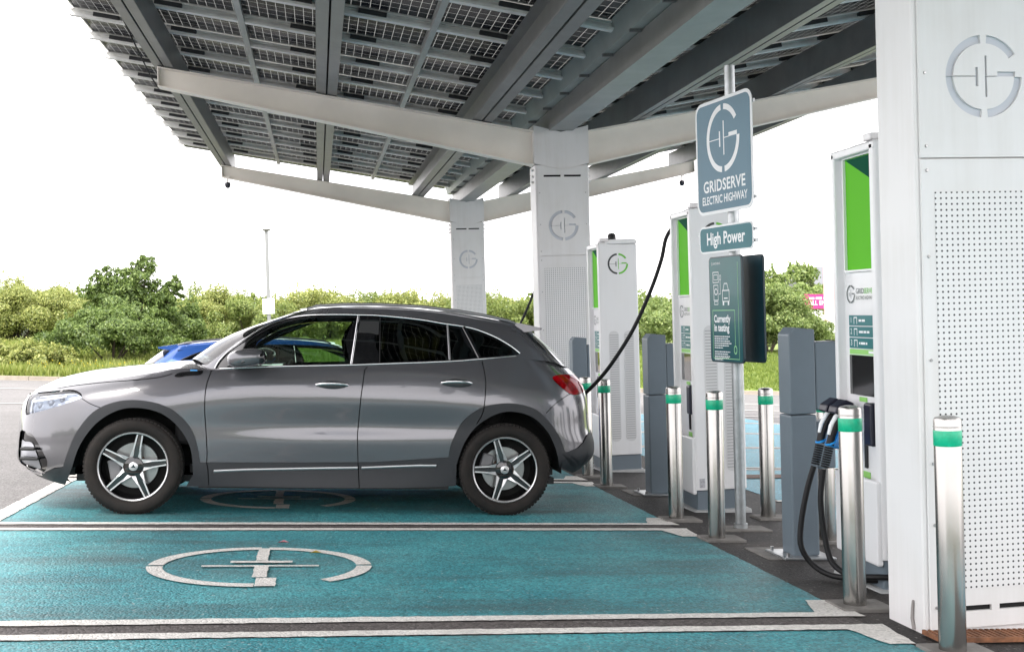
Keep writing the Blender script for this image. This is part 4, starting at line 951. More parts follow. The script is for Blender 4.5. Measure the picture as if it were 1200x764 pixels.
def car_surfaces():
    if CARDATA: return CARDATA
    sill = [(-.95, .13), (-.93, .387), (-.3, .391), (.363, .400), (.93, .444), (.94, .13)]
    fcl = [(-2.6, .10), (-2.35, .235), (-2.19, .285), (-2.04, .282), (-1.95, .330), (-1.86, .345), (-1.80, .1)]
    rcl = [(1.78, .1), (1.79, .482), (1.85, .492), (1.929, .520), (1.98, .56), (2.02, .612), (2.2, .66), (2.4, .3), (2.0, .1)]
    wb = .007
    reg = [('hole', archFi), ('hole', archRi), ('gap', band(d1, wb)), ('gap', band(d2, wb)), ('gap', band(d3, wb)),
           ('gap', band(smooth_poly([(1.66, .79), (1.74, .865), (1.84, .925), (1.87, .935)], 4), .005)), ('gap', band(smooth_poly([(-1.78, .845), (-1.70, .80), (-1.63, .775)], 3), .005)),
           ('gap', band(smooth_poly([(-2.06, .895), (-1.95, .906), (-1.848, .925), (-1.6, .958), (-1.40, .978), (-1.27, .995), (-1.19, 1.012), (-1.14, 1.03)], 3), .006)),
           ('gap', band(head + head[:2], .009)), ('headlight', head), ('intake_inner', intake_in), ('intake', intake), ('taillight', tail), ('cladding', archF), ('cladding', archR), ('cladding', sill), ('cladding', fcl), ('cladding', rcl),
           ('grille', [(0, 3.5), (.030, 3.5), (.045, 4.3), (.04, 5.9), (0, 6.1)]), ('lower_grille', [(0, .85), (.035, .85), (.03, 1.9), (0, 2.0)]), ('rawclad', [(.90, 0), (.90, 1.55), (.93, 1.9), (.96, 2.25), (1, 2.4), (1, 0)]), ('rawclad', [(0, 0), (.10, 0), (.10, .25), (.04, .45), (0, .5)]),
           ('door_f', d1 + [(.30, 1.3)] + d2 + [(-.6, .10)]), ('door_r', d2[::-1] + [(.285, 1.3), (1.15, 1.3)] + d3 + [(1.1, .5), (.98, .1)])]
    reg[-2] = ('door_f', [d1[0]] + [d2[0]] + d2[1:] + d1[::-1][:-1]); reg[-1] = ('door_r', [d2[0], d3[0]] + d3[1:] + [(1.0, .62), (.96, .13)] + d2[::-1][:-1])
    CARDATA['low'] = cut_surface(LOW, reg, 150, 46, raw=('grille', 'lower_grille', 'rawclad'))
    ws = [(0, .12), (.150, .12), (.150, .8), (.150, 1.4), (.150, 2.12), (0, 2.12)]
    hg = [(1, .10), (.875, .10), (.858, .6), (.852, 1.1), (.862, 1.80), (1, 1.95)]
    reg2 = [('paneF', paneF), ('paneR', paneR), ('paneQ', paneQ), ('paneC', paneC), ('trim', dlo), ('windscreen', ws), ('hatchglass', hg)]
    CARDATA['top'] = cut_surface(TOP, reg2, 120, 40, raw=('windscreen', 'hatchglass'))
    return CARDATA
def sweep_on(S_, pts, off, r, flat=.5, seg=8):
    """trim moulding laid on the surface"""
    qt = S_.inv(resample(pts, .03)); q = np.array([a for a, b in qt]); t = np.array([b for a, b in qt]); V = S_.P(q, t); N_ = S_.N(q, t); b = MB(); vs = []; n = len(V)
    for i in range(n):
        d = V[min(i + 1, n - 1)] - V[max(i - 1, 0)]; d /= np.linalg.norm(d) + 1e-9; s = np.cross(d, N_[i]); s /= np.linalg.norm(s) + 1e-9
        rr_ = r[i * len(r) // n] if isinstance(r, list) else r
        for k in range(seg):
            a = 2 * math.pi * k / seg; vs.append(V[i] + N_[i] * (off + math.sin(a) * rr_ * flat) + s * math.cos(a) * rr_)
    fs = [(i * seg + k, i * seg + (k + 1) % seg, (i + 1) * seg + (k + 1) % seg, (i + 1) * seg + k) for i in range(n - 1) for k in range(seg)] + [tuple(range(seg)), tuple(range((n - 1) * seg, n * seg))]
    b.add(vs, fs); return b
def ellipsoid(b, c, r, M=None, nu=16, nv=10, mi=0, pw=1.0):
    vs = []
    for i in range(nv + 1):
        th = math.pi * i / nv - math.pi / 2
        for j in range(nu):
            ph = 2 * math.pi * j / nu
            f = lambda v: math.copysign(abs(v) ** pw, v)
            v = Vector((r[0] * f(math.cos(th)) * f(math.cos(ph)), r[1] * f(math.cos(th)) * f(math.sin(ph)), r[2] * f(math.sin(th))))
            if M is not None: v = M @ v
            vs.append(v + Vector(c))
    fs = [(i * nu + j, i * nu + (j + 1) % nu, (i + 1) * nu + (j + 1) % nu, (i + 1) * nu + j) for i in range(nv) for j in range(nu)]
    b.add(vs, fs, mi); return b
PAINTS = {}
def paint(name, col, rough=.32, metal=.55):
    m = mat(name, col, rough, metal, coat=1.0, croad=.02); return m
TYRE = mat('tyre_rubber', (.011, .0102, .0098), .75, vscale=7, col2=(.022, .0175, .015), spec=.3)
TREAD = mat('tyre_tread', (.017, .0145, .013), .9, var=.3, vscale=30)
GLOSSB = mat('gloss_black', (.006, .006, .007), .10, coat=.8)
MACH = mat('machined_alloy', (.66, .66, .67), .30, .75)
CHROME = mat('chrome_trim', (.72, .72, .73), .16, 1.0)
CLAD = mat('grey_cladding', (.020, .022, .026), .55, var=.06, vscale=5)
CLADL = mat('painted_sill', (.085, .088, .095), .38, .2)
DISC = mat('brake_disc', (.33, .34, .34), .32, .8, var=.1, vscale=20)
RUSTD = mat('disc_hub_rust', (.16, .09, .06), .7)
TINT = bpy.data.materials.new('privacy_glass'); CLEARG = bpy.data.materials.new('tinted_glass'); WSG = bpy.data.materials.new('windscreen_glass')
LGLASS = bpy.data.materials.new('lamp_glass')
for m_, c_, f_ in ((LGLASS, (.93, .95, .98), 0), (TINT, (.075, .075, .065), 0), (CLEARG, (.60, .72, .64), 0), (WSG, (.72, .80, .78), 0)):
    m_.use_nodes = True; t = m_.node_tree; t.nodes.remove(t.nodes['Principled BSDF']); o_ = t.nodes['Material Output']
    tr = t.nodes.new('ShaderNodeBsdfTransparent'); tr.inputs[0].default_value = (*c_, 1); gl = t.nodes.new('ShaderNodeBsdfGlossy'); gl.inputs['Roughness'].default_value = .01
    fz = t.nodes.new('ShaderNodeFresnel'); fz.inputs['IOR'].default_value = 1.65; mx_ = t.nodes.new('ShaderNodeMixShader')
    t.links.new(fz.outputs[0], mx_.inputs[0]); t.links.new(tr.outputs[0], mx_.inputs[1]); t.links.new(gl.outputs[0], mx_.inputs[2]); t.links.new(mx_.outputs[0], o_.inputs[0])
LENS = bpy.data.materials.new('lamp_lens'); LENS.use_nodes = True
t = LENS.node_tree; p = t.nodes['Principled BSDF']; p.inputs['Base Color'].default_value = (.80, .84, .90, 1); p.inputs['Roughness'].default_value = .05; p.inputs['Coat Weight'].default_value = 1
tcn = t.nodes.new('ShaderNodeTexCoord'); vo = t.nodes.new('ShaderNodeTexVoronoi'); vo.inputs['Scale'].default_value = 16; cr_ = t.nodes.new('ShaderNodeValToRGB')
cr_.color_ramp.elements[0].color = (.10, .12, .17, 1); cr_.color_ramp.elements[1].color = (.60, .66, .76, 1); cr_.color_ramp.elements[0].position = .05; cr_.color_ramp.elements[1].position = .55
t.links.new(tcn.outputs['Object'], vo.inputs['Vector']); t.links.new(vo.outputs['Distance'], cr_.inputs['Fac']); t.links.new(cr_.outputs['Color'], p.inputs['Base Color']); p.inputs['Metallic'].default_value = .55
REDL = mat('red_lens', (.36, .002, .006), .06, col2=(.09, .001, .002), vscale=16, spec=.18)
CLEARL = mat('clear_lens', (.55, .40, .38), .06, coat=1.0, col2=(.75, .62, .60), vscale=20)
SEATM = mat('seat_fabric', (.012, .012, .013), .8)
INTER = mat('interior_trim', (.015, .015, .016), .7)
TEALT = mat('seat_edge', (.10, .17, .19), .6)
def wheel(root, name, c, side, spin):
    """side -1: near side (outer face towards -y)"""
    w = bpy.data.objects.new(name, None); COL.objects.link(w); w.parent = root; w.empty_display_size = .05
    w.matrix_local = Matrix.Translation(c) @ (Matrix.Identity(4) if side < 0 else Matrix.Rotation(math.pi, 4, 'Z'))
    Q = Matrix.Rotation(R(90), 4, 'X')      # lathe axis +z -> -y (outwards)
    Rr, rr_, hw = .352, .251, .112
    b = MB(); b.lathe([(rr_ - .004, hw - .030), (rr_ + .012, hw - .006), (rr_ + .03, hw + .004), (rr_ + .062, hw + .006), (rr_ + .085, hw - .004), (Rr - .012, hw - .022)], 72, Q); b.build('sidewall', TYRE, w, smooth=60)
    b = MB(); b.lathe([(Rr - .012, hw - .022), (Rr - .003, hw - .036), (Rr, 0), (Rr - .003, -hw + .036), (Rr - .012, -hw + .022), (Rr - .05, -hw), (rr_, -hw + .02)], 72, Q)
    for k in range(72):     # shoulder blocks
        a = 2 * math.pi * k / 72; Mk = Q @ Matrix.Rotation(a, 4, 'Z')
        b.box(Rr - .016, Rr - .0015, -.010, .009, hw - .056, hw - .018, 0, Mk)
    for gk in (-.045, -.005, .035):
        pass
    b.build('tread', TREAD, w, smooth=35)
    b = MB(); b.lathe([(rr_, hw - .034), (rr_ - .006, hw - .020), (rr_ - .016, hw - .022), (rr_ - .022, hw - .06), (rr_ - .035, hw - .15), (rr_ - .03, -hw + .02)], 72, Q); b.build('barrel', GLOSSB, w, smooth=40)
    b = MB(); b.lathe([(rr_ + .001, hw - .033), (rr_ + .0015, hw - .020), (rr_ - .004, hw - .0155), (rr_ - .011, hw - .019)], 72, Q); b.build('rim_lip', MACH, w, smooth=60)
    b = MB(); b.lathe([(.0, hw - .115), (.060, hw - .115), (.065, hw - .130), (.165, hw - .130), (.168, hw - .142)], 48, Q); b.build('brake_disc', DISC, w, smooth=40)
    b = MB(); b.lathe([(.066, hw - .1285), (.085, hw - .1285), (.085, hw - .1295)], 32, Q); b.build('disc_hub', RUSTD, w, smooth=40)
    b = MB(); b.lathe([(0, hw - .16), (rr_ - .03, hw - .16)], 48, Q); b.build('back_plate', DARK, w)
    b = MB(); b.box(.095, .185, -.075, .075, hw - .15, hw - .095, 0, Q @ Matrix.Rotation(R(200 - spin), 4, 'Z')); b.build('caliper', mat('caliper_grey', (.22, .22, .23), .5), w, bevel=.012)
    zo = hw - .028   # outer face height of the spokes
    tip = rr_ - .016
    for k in range(5):
        Mk = Q @ Matrix.Rotation(R(spin + 72 * k), 4, 'Z')
        for s in (-1, 1):
            # machined bar: from the valley between spokes out to the rim
            va = R(36); r1 = .074
            inn = (r1 * math.cos(va), s * r1 * math.sin(va)); inn2 = (.072, s * .016)
            o1 = (tip, s * .0225); o2 = (tip, s * .0125)
            mid_o = (.135, s * .0275); mid_i = (.12, s * .0180)
            poly = [inn, mid_o, o1, o2, mid_i, inn2]
            vs = [Mk @ Vector((x, y, zo - (.012 if x < .1 else 0) - (.008 * max(0, (tip - x) / tip)))) for x, y in poly] + [Mk @ Vector((x * 1.0, y * 1.12, zo - .045)) for x, y in poly]
            n = 6; b = MB()
            b.add(vs[:n], [tuple(range(n))], 0); b.add(vs, [(i, (i + 1) % n, n + (i + 1) % n, n + i) for i in range(n)], 1)
            me = b.mesh('spoke_bar', [MACH, GLOSSB]); obj('spoke', me, w)
        b = MB(); poly = [(.050, -.018), (.12, -.019), (tip, -.0135), (tip, .0135), (.12, .019), (.050, .018)]
        vs = [Mk @ Vector((x, y, zo - .022)) for x, y in poly]; b.add(vs, [tuple(range(6))]); b.build('spoke_inlay', GLOSSB, w)
        b = MB(); a = R(spin + 72 * k + 36); b.lathe([(0, zo - .022), (.008, zo - .022), (.009, zo - .03)], 8, Q @ Matrix.Translation((.055 * math.cos(a), .055 * math.sin(a), 0))); b.build('wheel_bolt', GLOSSB, w)
    b = MB(); b.lathe([(.0, zo - .012), (.036, zo - .012), (.066, zo - .022), (.07, zo - .05)], 32, Q); b.build('hub', GLOSSB, w, smooth=40)
    b = MB(); b.lathe([(0, zo - .004), (.027, zo - .004), (.032, zo - .007), (.033, zo - .014)], 32, Q); cp_ = b.build('centre_cap', MACH, w, smooth=40)
    b = MB()
    for k in range(3):
        Mk = Q @ Matrix.Rotation(R(90 + 120 * k), 4, 'Z'); b.add([Mk @ Vector(v) for v in ((.021, 0, zo - .003), (.004, .007, zo - .0032), (-.002, 0, zo - .0032), (.004, -.007, zo - .0032))], [(0, 1, 2, 3)])
    b.build('star_emblem', GLOSSB, cp_)
    return w
def split_parts(part):
    """the painted shell falls apart at the door gaps: front wing and bumper, rear quarter and bumper"""
    V, N_, T = part; par = list(range(len(V)))
    def find(a):
        while par[a] != a: par[a] = par[par[a]]; a = par[a]
        return a
    for a, b, c in T.tolist(): ra = find(a); par[find(b)] = ra; par[find(c)] = ra
    root = np.array([find(int(a)) for a in T[:, 0]]); o = {}
    comps = sorted(set(root.tolist()), key=lambda r: -(root == r).sum())
    res = []
    for k, r in enumerate(comps):
        tr = T[root == r]
        if len(tr) < 12: continue
        used = np.unique(tr); mp_ = np.full(len(V), -1); mp_[used] = np.arange(len(used)); mx_ = V[used][:, 0].mean()
        nm = ('front_wing' if mx_ < 0 else 'rear_quarter') if len(tr) > 250 else 'trim_piece'
        res.append((nm, (V[used], N_[used], mp_[tr])))
    return res
def build_car(name, label, M, body, accent, xw=(-1.387, 1.350), roof_m=None, detail=True, plate_x=True):
    D = car_surfaces(); lo, tp = D['low'], D['top']
    root = empty(name, M, label, 'car')
    roof_m = roof_m or body
    # painted shell
    for nm_, part_ in split_parts(lo['rest']):
        for mir in (False, True): obj(nm_, surf_mesh(nm_, [part_], body, mirror=mir), root)
    obj('roof', surf_mesh('roof', [tp['rest']], body, both=True), root)
    obj('bonnet', hood_mesh(body), root)
    for mir in (False, True):
        for key, nm in (('door_f', 'front_door'), ('door_r', 'rear_door')):
            d = obj(nm, surf_mesh(nm, [lo[key]], body, mirror=mir), root)
            # handle
            hx, hz = ((.027, .974), (.962, 1.008))[key == 'door_r']; sgn = 1 if mir else -1
            yh = .888
            hb = MB(); ellipsoid(hb, (hx, sgn * (yh - .003), hz - .006), (.118, .012, .036), None, 20, 8); hb.build('handle_cup', mat('handle_cup', (.03, .031, .034), .35, .3, coat=.6), d, smooth=60)
            hb = MB(); hb.tube([(hx - .118, sgn * (yh + .008), hz - .002), (hx - .07, sgn * (yh + .028), hz + .008), (hx, sgn * (yh + .034), hz + .011), (hx + .07, sgn * (yh + .028), hz + .009), (hx + .115, sgn * (yh + .008), hz)], [.010, .014, .015, .014, .010], 10); hb.build('handle', CHROME if detail else body, d, smooth=60)
            bs = sweep_on(LOW, ([(-.815, .326), (-.6, .337), (0, .354), (.232, .359)] if key == 'door_f' else [(.262, .359), (.5, .371), (.7, .380), (.822, .381)]), .010, .011, .5)
            if mir: bs.v = [(a, -b_, c_) for a, b_, c_ in bs.v]
            bs.build('chrome_strip', mat('satin_chrome', (.50, .51, .52), .3, .9), d, smooth=60)
        for key, nm, gm in (('paneF', 'front_window', CLEARG), ('paneR', 'rear_window', TINT), ('paneQ', 'quarter_pane', TINT), ('paneC', 'rear_quarter_window', TINT)):
            obj(nm, surf_mesh(nm, [tp[key]], gm, off=-.006, mirror=mir), root)
        obj('window_trim', surf_mesh('window_trim', [tp['trim']], GLOSSB, off=-.002, mirror=mir), root)
        h_ = obj('headlight', surf_mesh('headlight', [lo['headlight']], LGLASS, off=-.001, mirror=mir), root)
        obj('lamp_bowl', surf_mesh('lamp_bowl', [lo['headlight']], LENS, off=-.022, mirror=mir), h_)
        pj = LOW.inv([(-2.09, .782), (-2.0, .806), (-1.92, .832)]); Pp = LOW.P(np.array([a for a, b in pj]), np.array([b for a, b in pj])); Np = LOW.N(np.array([a for a, b in pj]), np.array([b for a, b in pj]))
        for (px_, py_, pz_), n_, rr2 in zip(Pp, Np, (.022, .024, .02)):
            pb = MB(); c3 = np.array((px_, py_, pz_)) - n_ * .024; c3[1] *= (-1 if mir else 1); ellipsoid(pb, c3, (rr2, rr2 * .8, rr2), None, 16, 10); pb.build('projector', mat('projector_lens', (.22, .25, .31), .05, coat=1.0), h_, smooth=60)
        obj('tail_light', surf_mesh('tail_light', [lo['taillight']], REDL, off=.003, mirror=mir), root)
        obj('bumper_intake', surf_mesh('bumper_intake', [lo['intake']], GLOSSB, off=-.02, mirror=mir), root)
        obj('intake_insert', surf_mesh('intake_insert', [lo['intake_inner']], mat('silver_insert', (.42, .43, .46), .35, .6), off=-.014, mirror=mir), root)
        obj('cladding', surf_mesh('cladding', [lo['cladding'], lo['rawclad']], accent, off=.009, mirror=mir), root)
        for line, r_, nm in ((smooth_poly(winT, 3), .009, 'window_chrome'), (smooth_poly(winB, 3), .007, 'window_chrome')):
            bs = sweep_on(TOP, line, .004, r_, .6)
            if mir: bs.v = [(a, -b_, c_) for a, b_, c_ in bs.v]
            bs.build(nm, CHROME if detail else GLOSSB, root, smooth=60)
        for ln_, r_, m_ in (([(.215, 1.50), (.165, 1.13)], .007, CHROME), ([(.381, 1.49), (.378, 1.145)], .004, RUBBER), ([(.902, 1.452), (.912, 1.178)], .007, mat('pillar_grey', (.3, .3, .31), .3, .6)), ([(1.03, 1.435), (1.145, 1.20)], .014, GLOSSB)):
            bs = sweep_on(TOP, ln_, .004, r_, .5)
            if mir: bs.v = [(a, -b_, c_) for a, b_, c_ in bs.v]
            bs.build('window_bar', m_, root, smooth=60)
        sgn = 1 if mir else -1
        # roof rail
        rl = MB(); rl.tube([(x, sgn * (.565 if x > -.1 else .55), z) for x, z in ((-.18, 1.545), (-.10, 1.572), (.1, 1.588), (.35, 1.597), (.7, 1.590), (1.0, 1.563), (1.25, 1.528), (1.40, 1.498), (1.46, 1.478))], [.008, .012, .013, .013, .013, .013, .013, .012, .008], 8); rl.build('roof_rail', mat('rail_grey', (.35, .35, .36), .3, .8), root, smooth=50)
        # door mirror
        mr_ = bpy.data.objects.new('door_mirror', None); COL.objects.link(mr_); mr_.parent = root; mr_.empty_display_size = .05
        mh = MB(); ellipsoid(mh, (-.600, sgn * .985, 1.160), (.137, .105, .068), Matrix.Rotation(R(-9), 4, 'Y'), 24, 14, 0, .78); mh.build('mirror_housing', body, mr_, smooth=60)
        mh = MB(); mh.tube([(-.73, sgn * .99, 1.10), (-.62, sgn * 1.085, 1.132), (-.50, sgn * 1.05, 1.168)], [.006, .008, .006], 8); mh.build('mirror_indicator', GLOSSB, mr_, smooth=60)
        mh = MB(); mh.prism([(-.70, 1.085), (-.60, 1.10), (-.55, 1.105), (-.60, 1.125), (-.68, 1.12)], 'y', sgn * .80, sgn * .95); mh.build('mirror_arm', GLOSSB, mr_, bevel=.008)
        mh = MB(); ellipsoid(mh, (-.497, sgn * .985, 1.165), (.045, .088, .056), None, 16, 8); mh.build('mirror_glass', GLOSSB, mr_, smooth=60)
        # fender vent badge
        if detail:
            bg_ = cut_badge(mir); obj('fender_badge', bg_, root)
            tb = MB(); tb.box(-1.005, -.955, sgn * .888 - .002, sgn * .888 + .002, 1.055, 1.064)
            tb.build('badge_mark', mat('badge_blue', (.05, .35, .8), .4), root)
        # bumper fins and chrome lip
        fn = MB()
        for z_ in (.465, .395):
            fn.box(-2.185, -2.10 + (.5 - z_) * .4, min(sgn * .70, sgn * .842), max(sgn * .70, sgn * .842), z_ - .010, z_ + .010)
        fn.build('intake_fin', BLACK, root, bevel=.004)
        bs = sweep_on(LOW, [(-2.262, .315), (-2.2, .292), (-2.12, .280), (-2.04, .276)], .006, .011, .6)
        if mir: bs.v = [(a, -b_, c_) for a, b_, c_ in bs.v]
        bs.build('bumper_lip', CHROME, root, smooth=60)
        # tail light clear part
        # rear hatch side glass shadow line, inner lamp
        il = sweep_on(LOW, [(-2.14, .80), (-2.0, .825), (-1.88, .846)], .003, .008, .4)
        if mir: il.v = [(a, -b_, c_) for a, b_, c_ in il.v]
        il.build('daytime_lamp', LETW, h_, smooth=60)
    obj('windscreen', surf_mesh('windscreen', [tp['windscreen']], WSG, off=-.002, both=True), root)
    obj('hatch_window', surf_mesh('hatch_window', [tp['hatchglass']], GLOSSB, off=.002, both=True), root)
    obj('grille', surf_mesh('grille', [lo['grille']], GLOSSB, off=.002, both=True), root)
    obj('lower_grille', surf_mesh('lower_grille', [lo['lower_grille']], BLACK, off=.002, both=True), root)
    # grille bar and star
    gb = MB(); gb.tube([(-2.225, -.36, .735), (-2.285, -.30, .735), (-2.297, 0, .735), (-2.285, .30, .735), (-2.225, .36, .735)], .012, 8); gb.build('grille_bar', CHROME, root, smooth=50)
    st = MB(); Ms = Matrix.Translation((-2.30, 0, .745)) @ Matrix.Rotation(R(-90), 4, 'Y'); st.lathe([(.082, 0), (.095, .01), (.082, .02)], 32, Ms, close=True)
    for k in range(3):
        a = Ms @ Matrix.Rotation(R(120 * k), 4, 'Z'); st.add([a @ Vector(v) for v in ((.085, 0, .012), (.012, .014, .012), (-.006, 0, .012), (.012, -.014, .012))], [(0, 1, 2, 3)])
    st.build('star_emblem', CHROME, root, smooth=40)
    pt = MB(); pt.box(-2.332, -2.318, -.26, .26, .42, .535); pt.build('number_plate', mat('plate_white', (.75, .75, .72), .4), root, bevel=.004)
    ph = MB(); ph.box(-2.3175, -2.28, -.275, .275, .41, .545); ph.build('plate_holder', BLACK, root, bevel=.006)
    pt = MB(); pt.box(2.118, 2.13, -.26, .26, .72, .83); pt.build('number_plate', mat('plate_white', (.75, .75, .72), .4), root, bevel=.004)
    # roof spoiler with its dark underside
    sp = MB(); n = 13
    vs = []
    for i in range(n):
        u = -1 + 2 * i / (n - 1); y = u * .60; k = 1 - .10 * u * u
        vs += [(1.40 + .06 * (1 - abs(u)) * 0, y * .93, 1.497 + .020 * (1 - u * u)), (1.54, y * .97, 1.472 + .018 * (1 - u * u)), (1.665 + .03 * (1 - u * u), y, 1.447 + .014 * (1 - u * u)), (1.66 + .03 * (1 - u * u), y, 1.432 + .014 * (1 - u * u)), (1.53, y * .985, 1.412 + .012 * (1 - u * u)), (1.42, y * .95, 1.425)]
    fs = [(i * 6 + k, i * 6 + (k + 1) % 6, (i + 1) * 6 + (k + 1) % 6, (i + 1) * 6 + k) for i in range(n - 1) for k in range(6)] + [tuple(range(6)), tuple(range((n - 1) * 6, n * 6))]
    sp.add(vs, fs); sp.build('roof_spoiler', body, root, smooth=35)
    # dark structure inside: floor, wheel wells, inner skin
    q, t_ = np.meshgrid(np.linspace(0, 1, 90), np.linspace(0, 7, 14)); n1, n2 = 90, 14; q = q.ravel(); t_ = t_.ravel()
    V = LOW.P(q, t_) - LOW.N(q, t_) * .035; T = []
    for j in range(n2 - 1):
        for i in range(n1 - 1):
            a = j * n1 + i; cx, cz = V[a, 0], V[a, 2]
            if any(math.hypot(cx - wx, cz - .36) < .50 and cz < .84 for wx in xw): continue
            T += [(a, a + 1, a + n1 + 1), (a, a + n1 + 1, a + n1)]
    obj('inner_skin', surf_mesh('inner_skin', [(V, LOW.N(q, t_), np.array(T))], DARK, both=True), root)
    un = MB(); un.box(-.93, .93, -.80, .80, .19, .24); un.box(-1.84, 1.80, -.55, .55, .21, .26); un.box(-2.02, -1.84, -.62, .62, .26, .32); un.box(1.80, 1.94, -.62, .62, .36, .42); un.build('underbody', BLACK, root)
    for wx in xw:
        for sgn in (-1, 1):
            ln_ = MB(); prof = [(wx + .445 * math.cos(R(a)) * (1.0), .37 + .43 * math.sin(R(a))) for a in range(-6, 187, 12)]
            k = len(prof); vs = [(x, sgn * .875, z) for x, z in prof] + [(x, sgn * .50, z) for x, z in prof]
            ln_.add(vs, [(i, i + 1, k + i + 1, k + i) for i in range(k - 1)] + [tuple(range(k, 2 * k))]); ln_.build('wheel_well', DARK, root)
    # cabin
    fl = MB(); fl.box(-1.0, 1.75, -.74, .74, .30, .36); fl.build('cabin_floor', INTER, root)
    ds = MB(); ds.prism([(-1.12, 1.05), (-1.0, 1.085), (-.62, 1.06), (-.52, .98), (-.55, .70), (-.9, .5), (-1.12, .5)], 'y', -.72, .72); ds.build('dashboard', INTER, root, bevel=.03)
    sw = MB(); sw.lathe([(.165 + .014 * math.cos(a), .014 * math.sin(a)) for a in np.linspace(0, 2 * math.pi, 9)[:-1]], 28, Matrix.Translation((-.37, .36, .985)) @ Matrix.Rotation(R(-65), 4, 'Y'), close=True); sw.build('steering_wheel', INTER, root, smooth=60)
    for y_ in (-.36, .36):
        for x_, nm in ((-.02, 'front_seat'), (.90, 'rear_seat')):
            s_ = bpy.data.objects.new(nm, None); COL.objects.link(s_); s_.parent = root; s_.empty_display_size = .05
            c_ = MB(); ellipsoid(c_, (x_ + .18, y_, .60), (.28, .25, .12), None, 18, 10, 0, .55); c_.build('cushion', SEATM, s_, smooth=60)
            c_ = MB(); ellipsoid(c_, (x_ + .44, y_, .90), (.10, .245, .36), Matrix.Rotation(R(14), 4, 'Y'), 18, 12, 0, .6); c_.build('backrest', SEATM, s_, smooth=60)
            c_ = MB(); ellipsoid(c_, (x_ + .555, y_, 1.315), (.055, .13, .095), Matrix.Rotation(R(10), 4, 'Y'), 16, 10, 0, .7); c_.build('headrest', SEATM, s_, smooth=60)
    hl = MB(); hl.box(-.1, 1.45, -.55, .55, 1.48, 1.50); hl.build('headliner', INTER, root)
    for y_ in (-1, 1):      # inner lining of the window pillars, seen through the glass
        bp = MB(); bp.prism([(.17, 1.12), (.37, 1.14), (.37, 1.46), (.23, 1.46)], 'y', y_ * .70, y_ * .74); bp.build('pillar_lining', INTER, root)
        bp = MB(); bp.prism([(.93, 1.17), (1.50, 1.20), (1.45, 1.42), (1.0, 1.42)], 'y', y_ * .62, y_ * .64); bp.build('pillar_lining', INTER, root)
    for i, wx in enumerate(xw):
        wheel(root, 'wheel', (wx, -.80, .352), -1, (8, 36)[i]); wheel(root, 'wheel', (wx, .80, .352), 1, (8, 36)[i])
    return root
def hood_mesh(m):
    """bonnet: lies between the two wing edges, crowned in the middle"""
    nq, nw = 60, 13; q = np.linspace(0, .47, nq); E_ = LOW.r[-1](q); vs = []
    for i in range(nq):
        x, y, z = E_[i]
        for j in range(nw):
            u = -1 + 2 * j / (nw - 1); k = 1 - u * u
            # power bulges
            bul = .010 * math.exp(-((abs(u) - .55) / .12) ** 2) * min(1, max(0, (x + 2.15) / .4))
            vs.append((x, u * abs(y), z + float(HOODC(x)) * (k ** .75) + bul))
    vs = [v for v in vs]; fs = [(i * nw + j, i * nw + j + 1, (i + 1) * nw + j + 1, (i + 1) * nw + j) for i in range(nq - 1) for j in range(nw - 1)]
    b = MB(); b.add(vs, fs); me = b.mesh('bonnet', m); me.polygons.foreach_set('use_smooth', [True] * len(me.polygons)); return me
def cut_badge(mir):
    poly = smooth_poly([(-1.121, 1.034), (-1.09, 1.058), (-1.0, 1.070), (-.922, 1.076), (-.939, 1.047), (-1.02, 1.040), (-1.09, 1.027)], 3, True)
    poly = [(x, z - .022) for x, z in poly]
    qt = LOW.inv(poly); tv, tr = cdt_polys([[(a * SQ, b * ST) for a, b in qt]]); q = np.array([a / SQ for a, b in tv]); t = np.array([b / ST for a, b in tv])
    return surf_mesh('fender_badge', [(LOW.P(q, t), LOW.N(q, t), np.array(tr))], GLOSSB, off=.004, mirror=mir)
GREYCAR = paint('mountain_grey_paint', (.135, .135, .147), .24, .55)
build_car('grey_car', 'metallic grey electric crossover with five-spoke wheels, plugged in at the charging bay', ground_matrix(.004, 9.88), GREYCAR, CLAD)
bm_ = ground_matrix(-.12, 12.93) @ Matrix.Rotation(math.pi, 4, 'Z') @ Matrix.Diagonal((.93, .96, .84, 1))
build_car('blue_car', 'bright blue hatchback with black roof parked behind the grey car', bm_, paint('blue_paint', (.035, .14, .52), .28, .25), BLACK, roof_m=GLOSSB, detail=False)
# ------------------------------------------------------------------ vegetation and far things
def leaf_mat(name, c1, c2, c3=None, tr=.35):
    m = bpy.data.materials.new(name); m.use_nodes = True; t = m.node_tree; t.nodes.remove(t.nodes['Principled BSDF']); L = t.links.new
    g = t.nodes.new('ShaderNodeNewGeometry'); r = t.nodes.new('ShaderNodeValToRGB'); r.color_ramp.elements[0].color = (*c1, 1); r.color_ramp.elements[1].color = (*c2, 1)
    if c3: e = r.color_ramp.elements.new(.55); e.color = (*c3, 1)
    L(g.outputs['Random Per Island'], r.inputs['Fac'])
    d = t.nodes.new('ShaderNodeBsdfDiffuse'); b = t.nodes.new('ShaderNodeBsdfTranslucent'); x = t.nodes.new('ShaderNodeMixShader'); x.inputs[0].default_value = tr
    gl = t.nodes.new('ShaderNodeBsdfGlossy'); gl.inputs['Roughness'].default_value = .45; gl.inputs[0].default_value = (.6, .6, .6, 1); x2 = t.nodes.new('ShaderNodeMixShader'); x2.inputs[0].default_value = .05
    L(r.outputs[0], d.inputs[0]); L(r.outputs[0], b.inputs[0]); L(d.outputs[0], x.inputs[1]); L(b.outputs[0], x.inputs[2]); L(x.outputs[0], x2.inputs[1]); L(gl.outputs[0], x2.inputs[2]); L(x2.outputs[0], t.nodes['Material Output'].inputs[0])
    return m
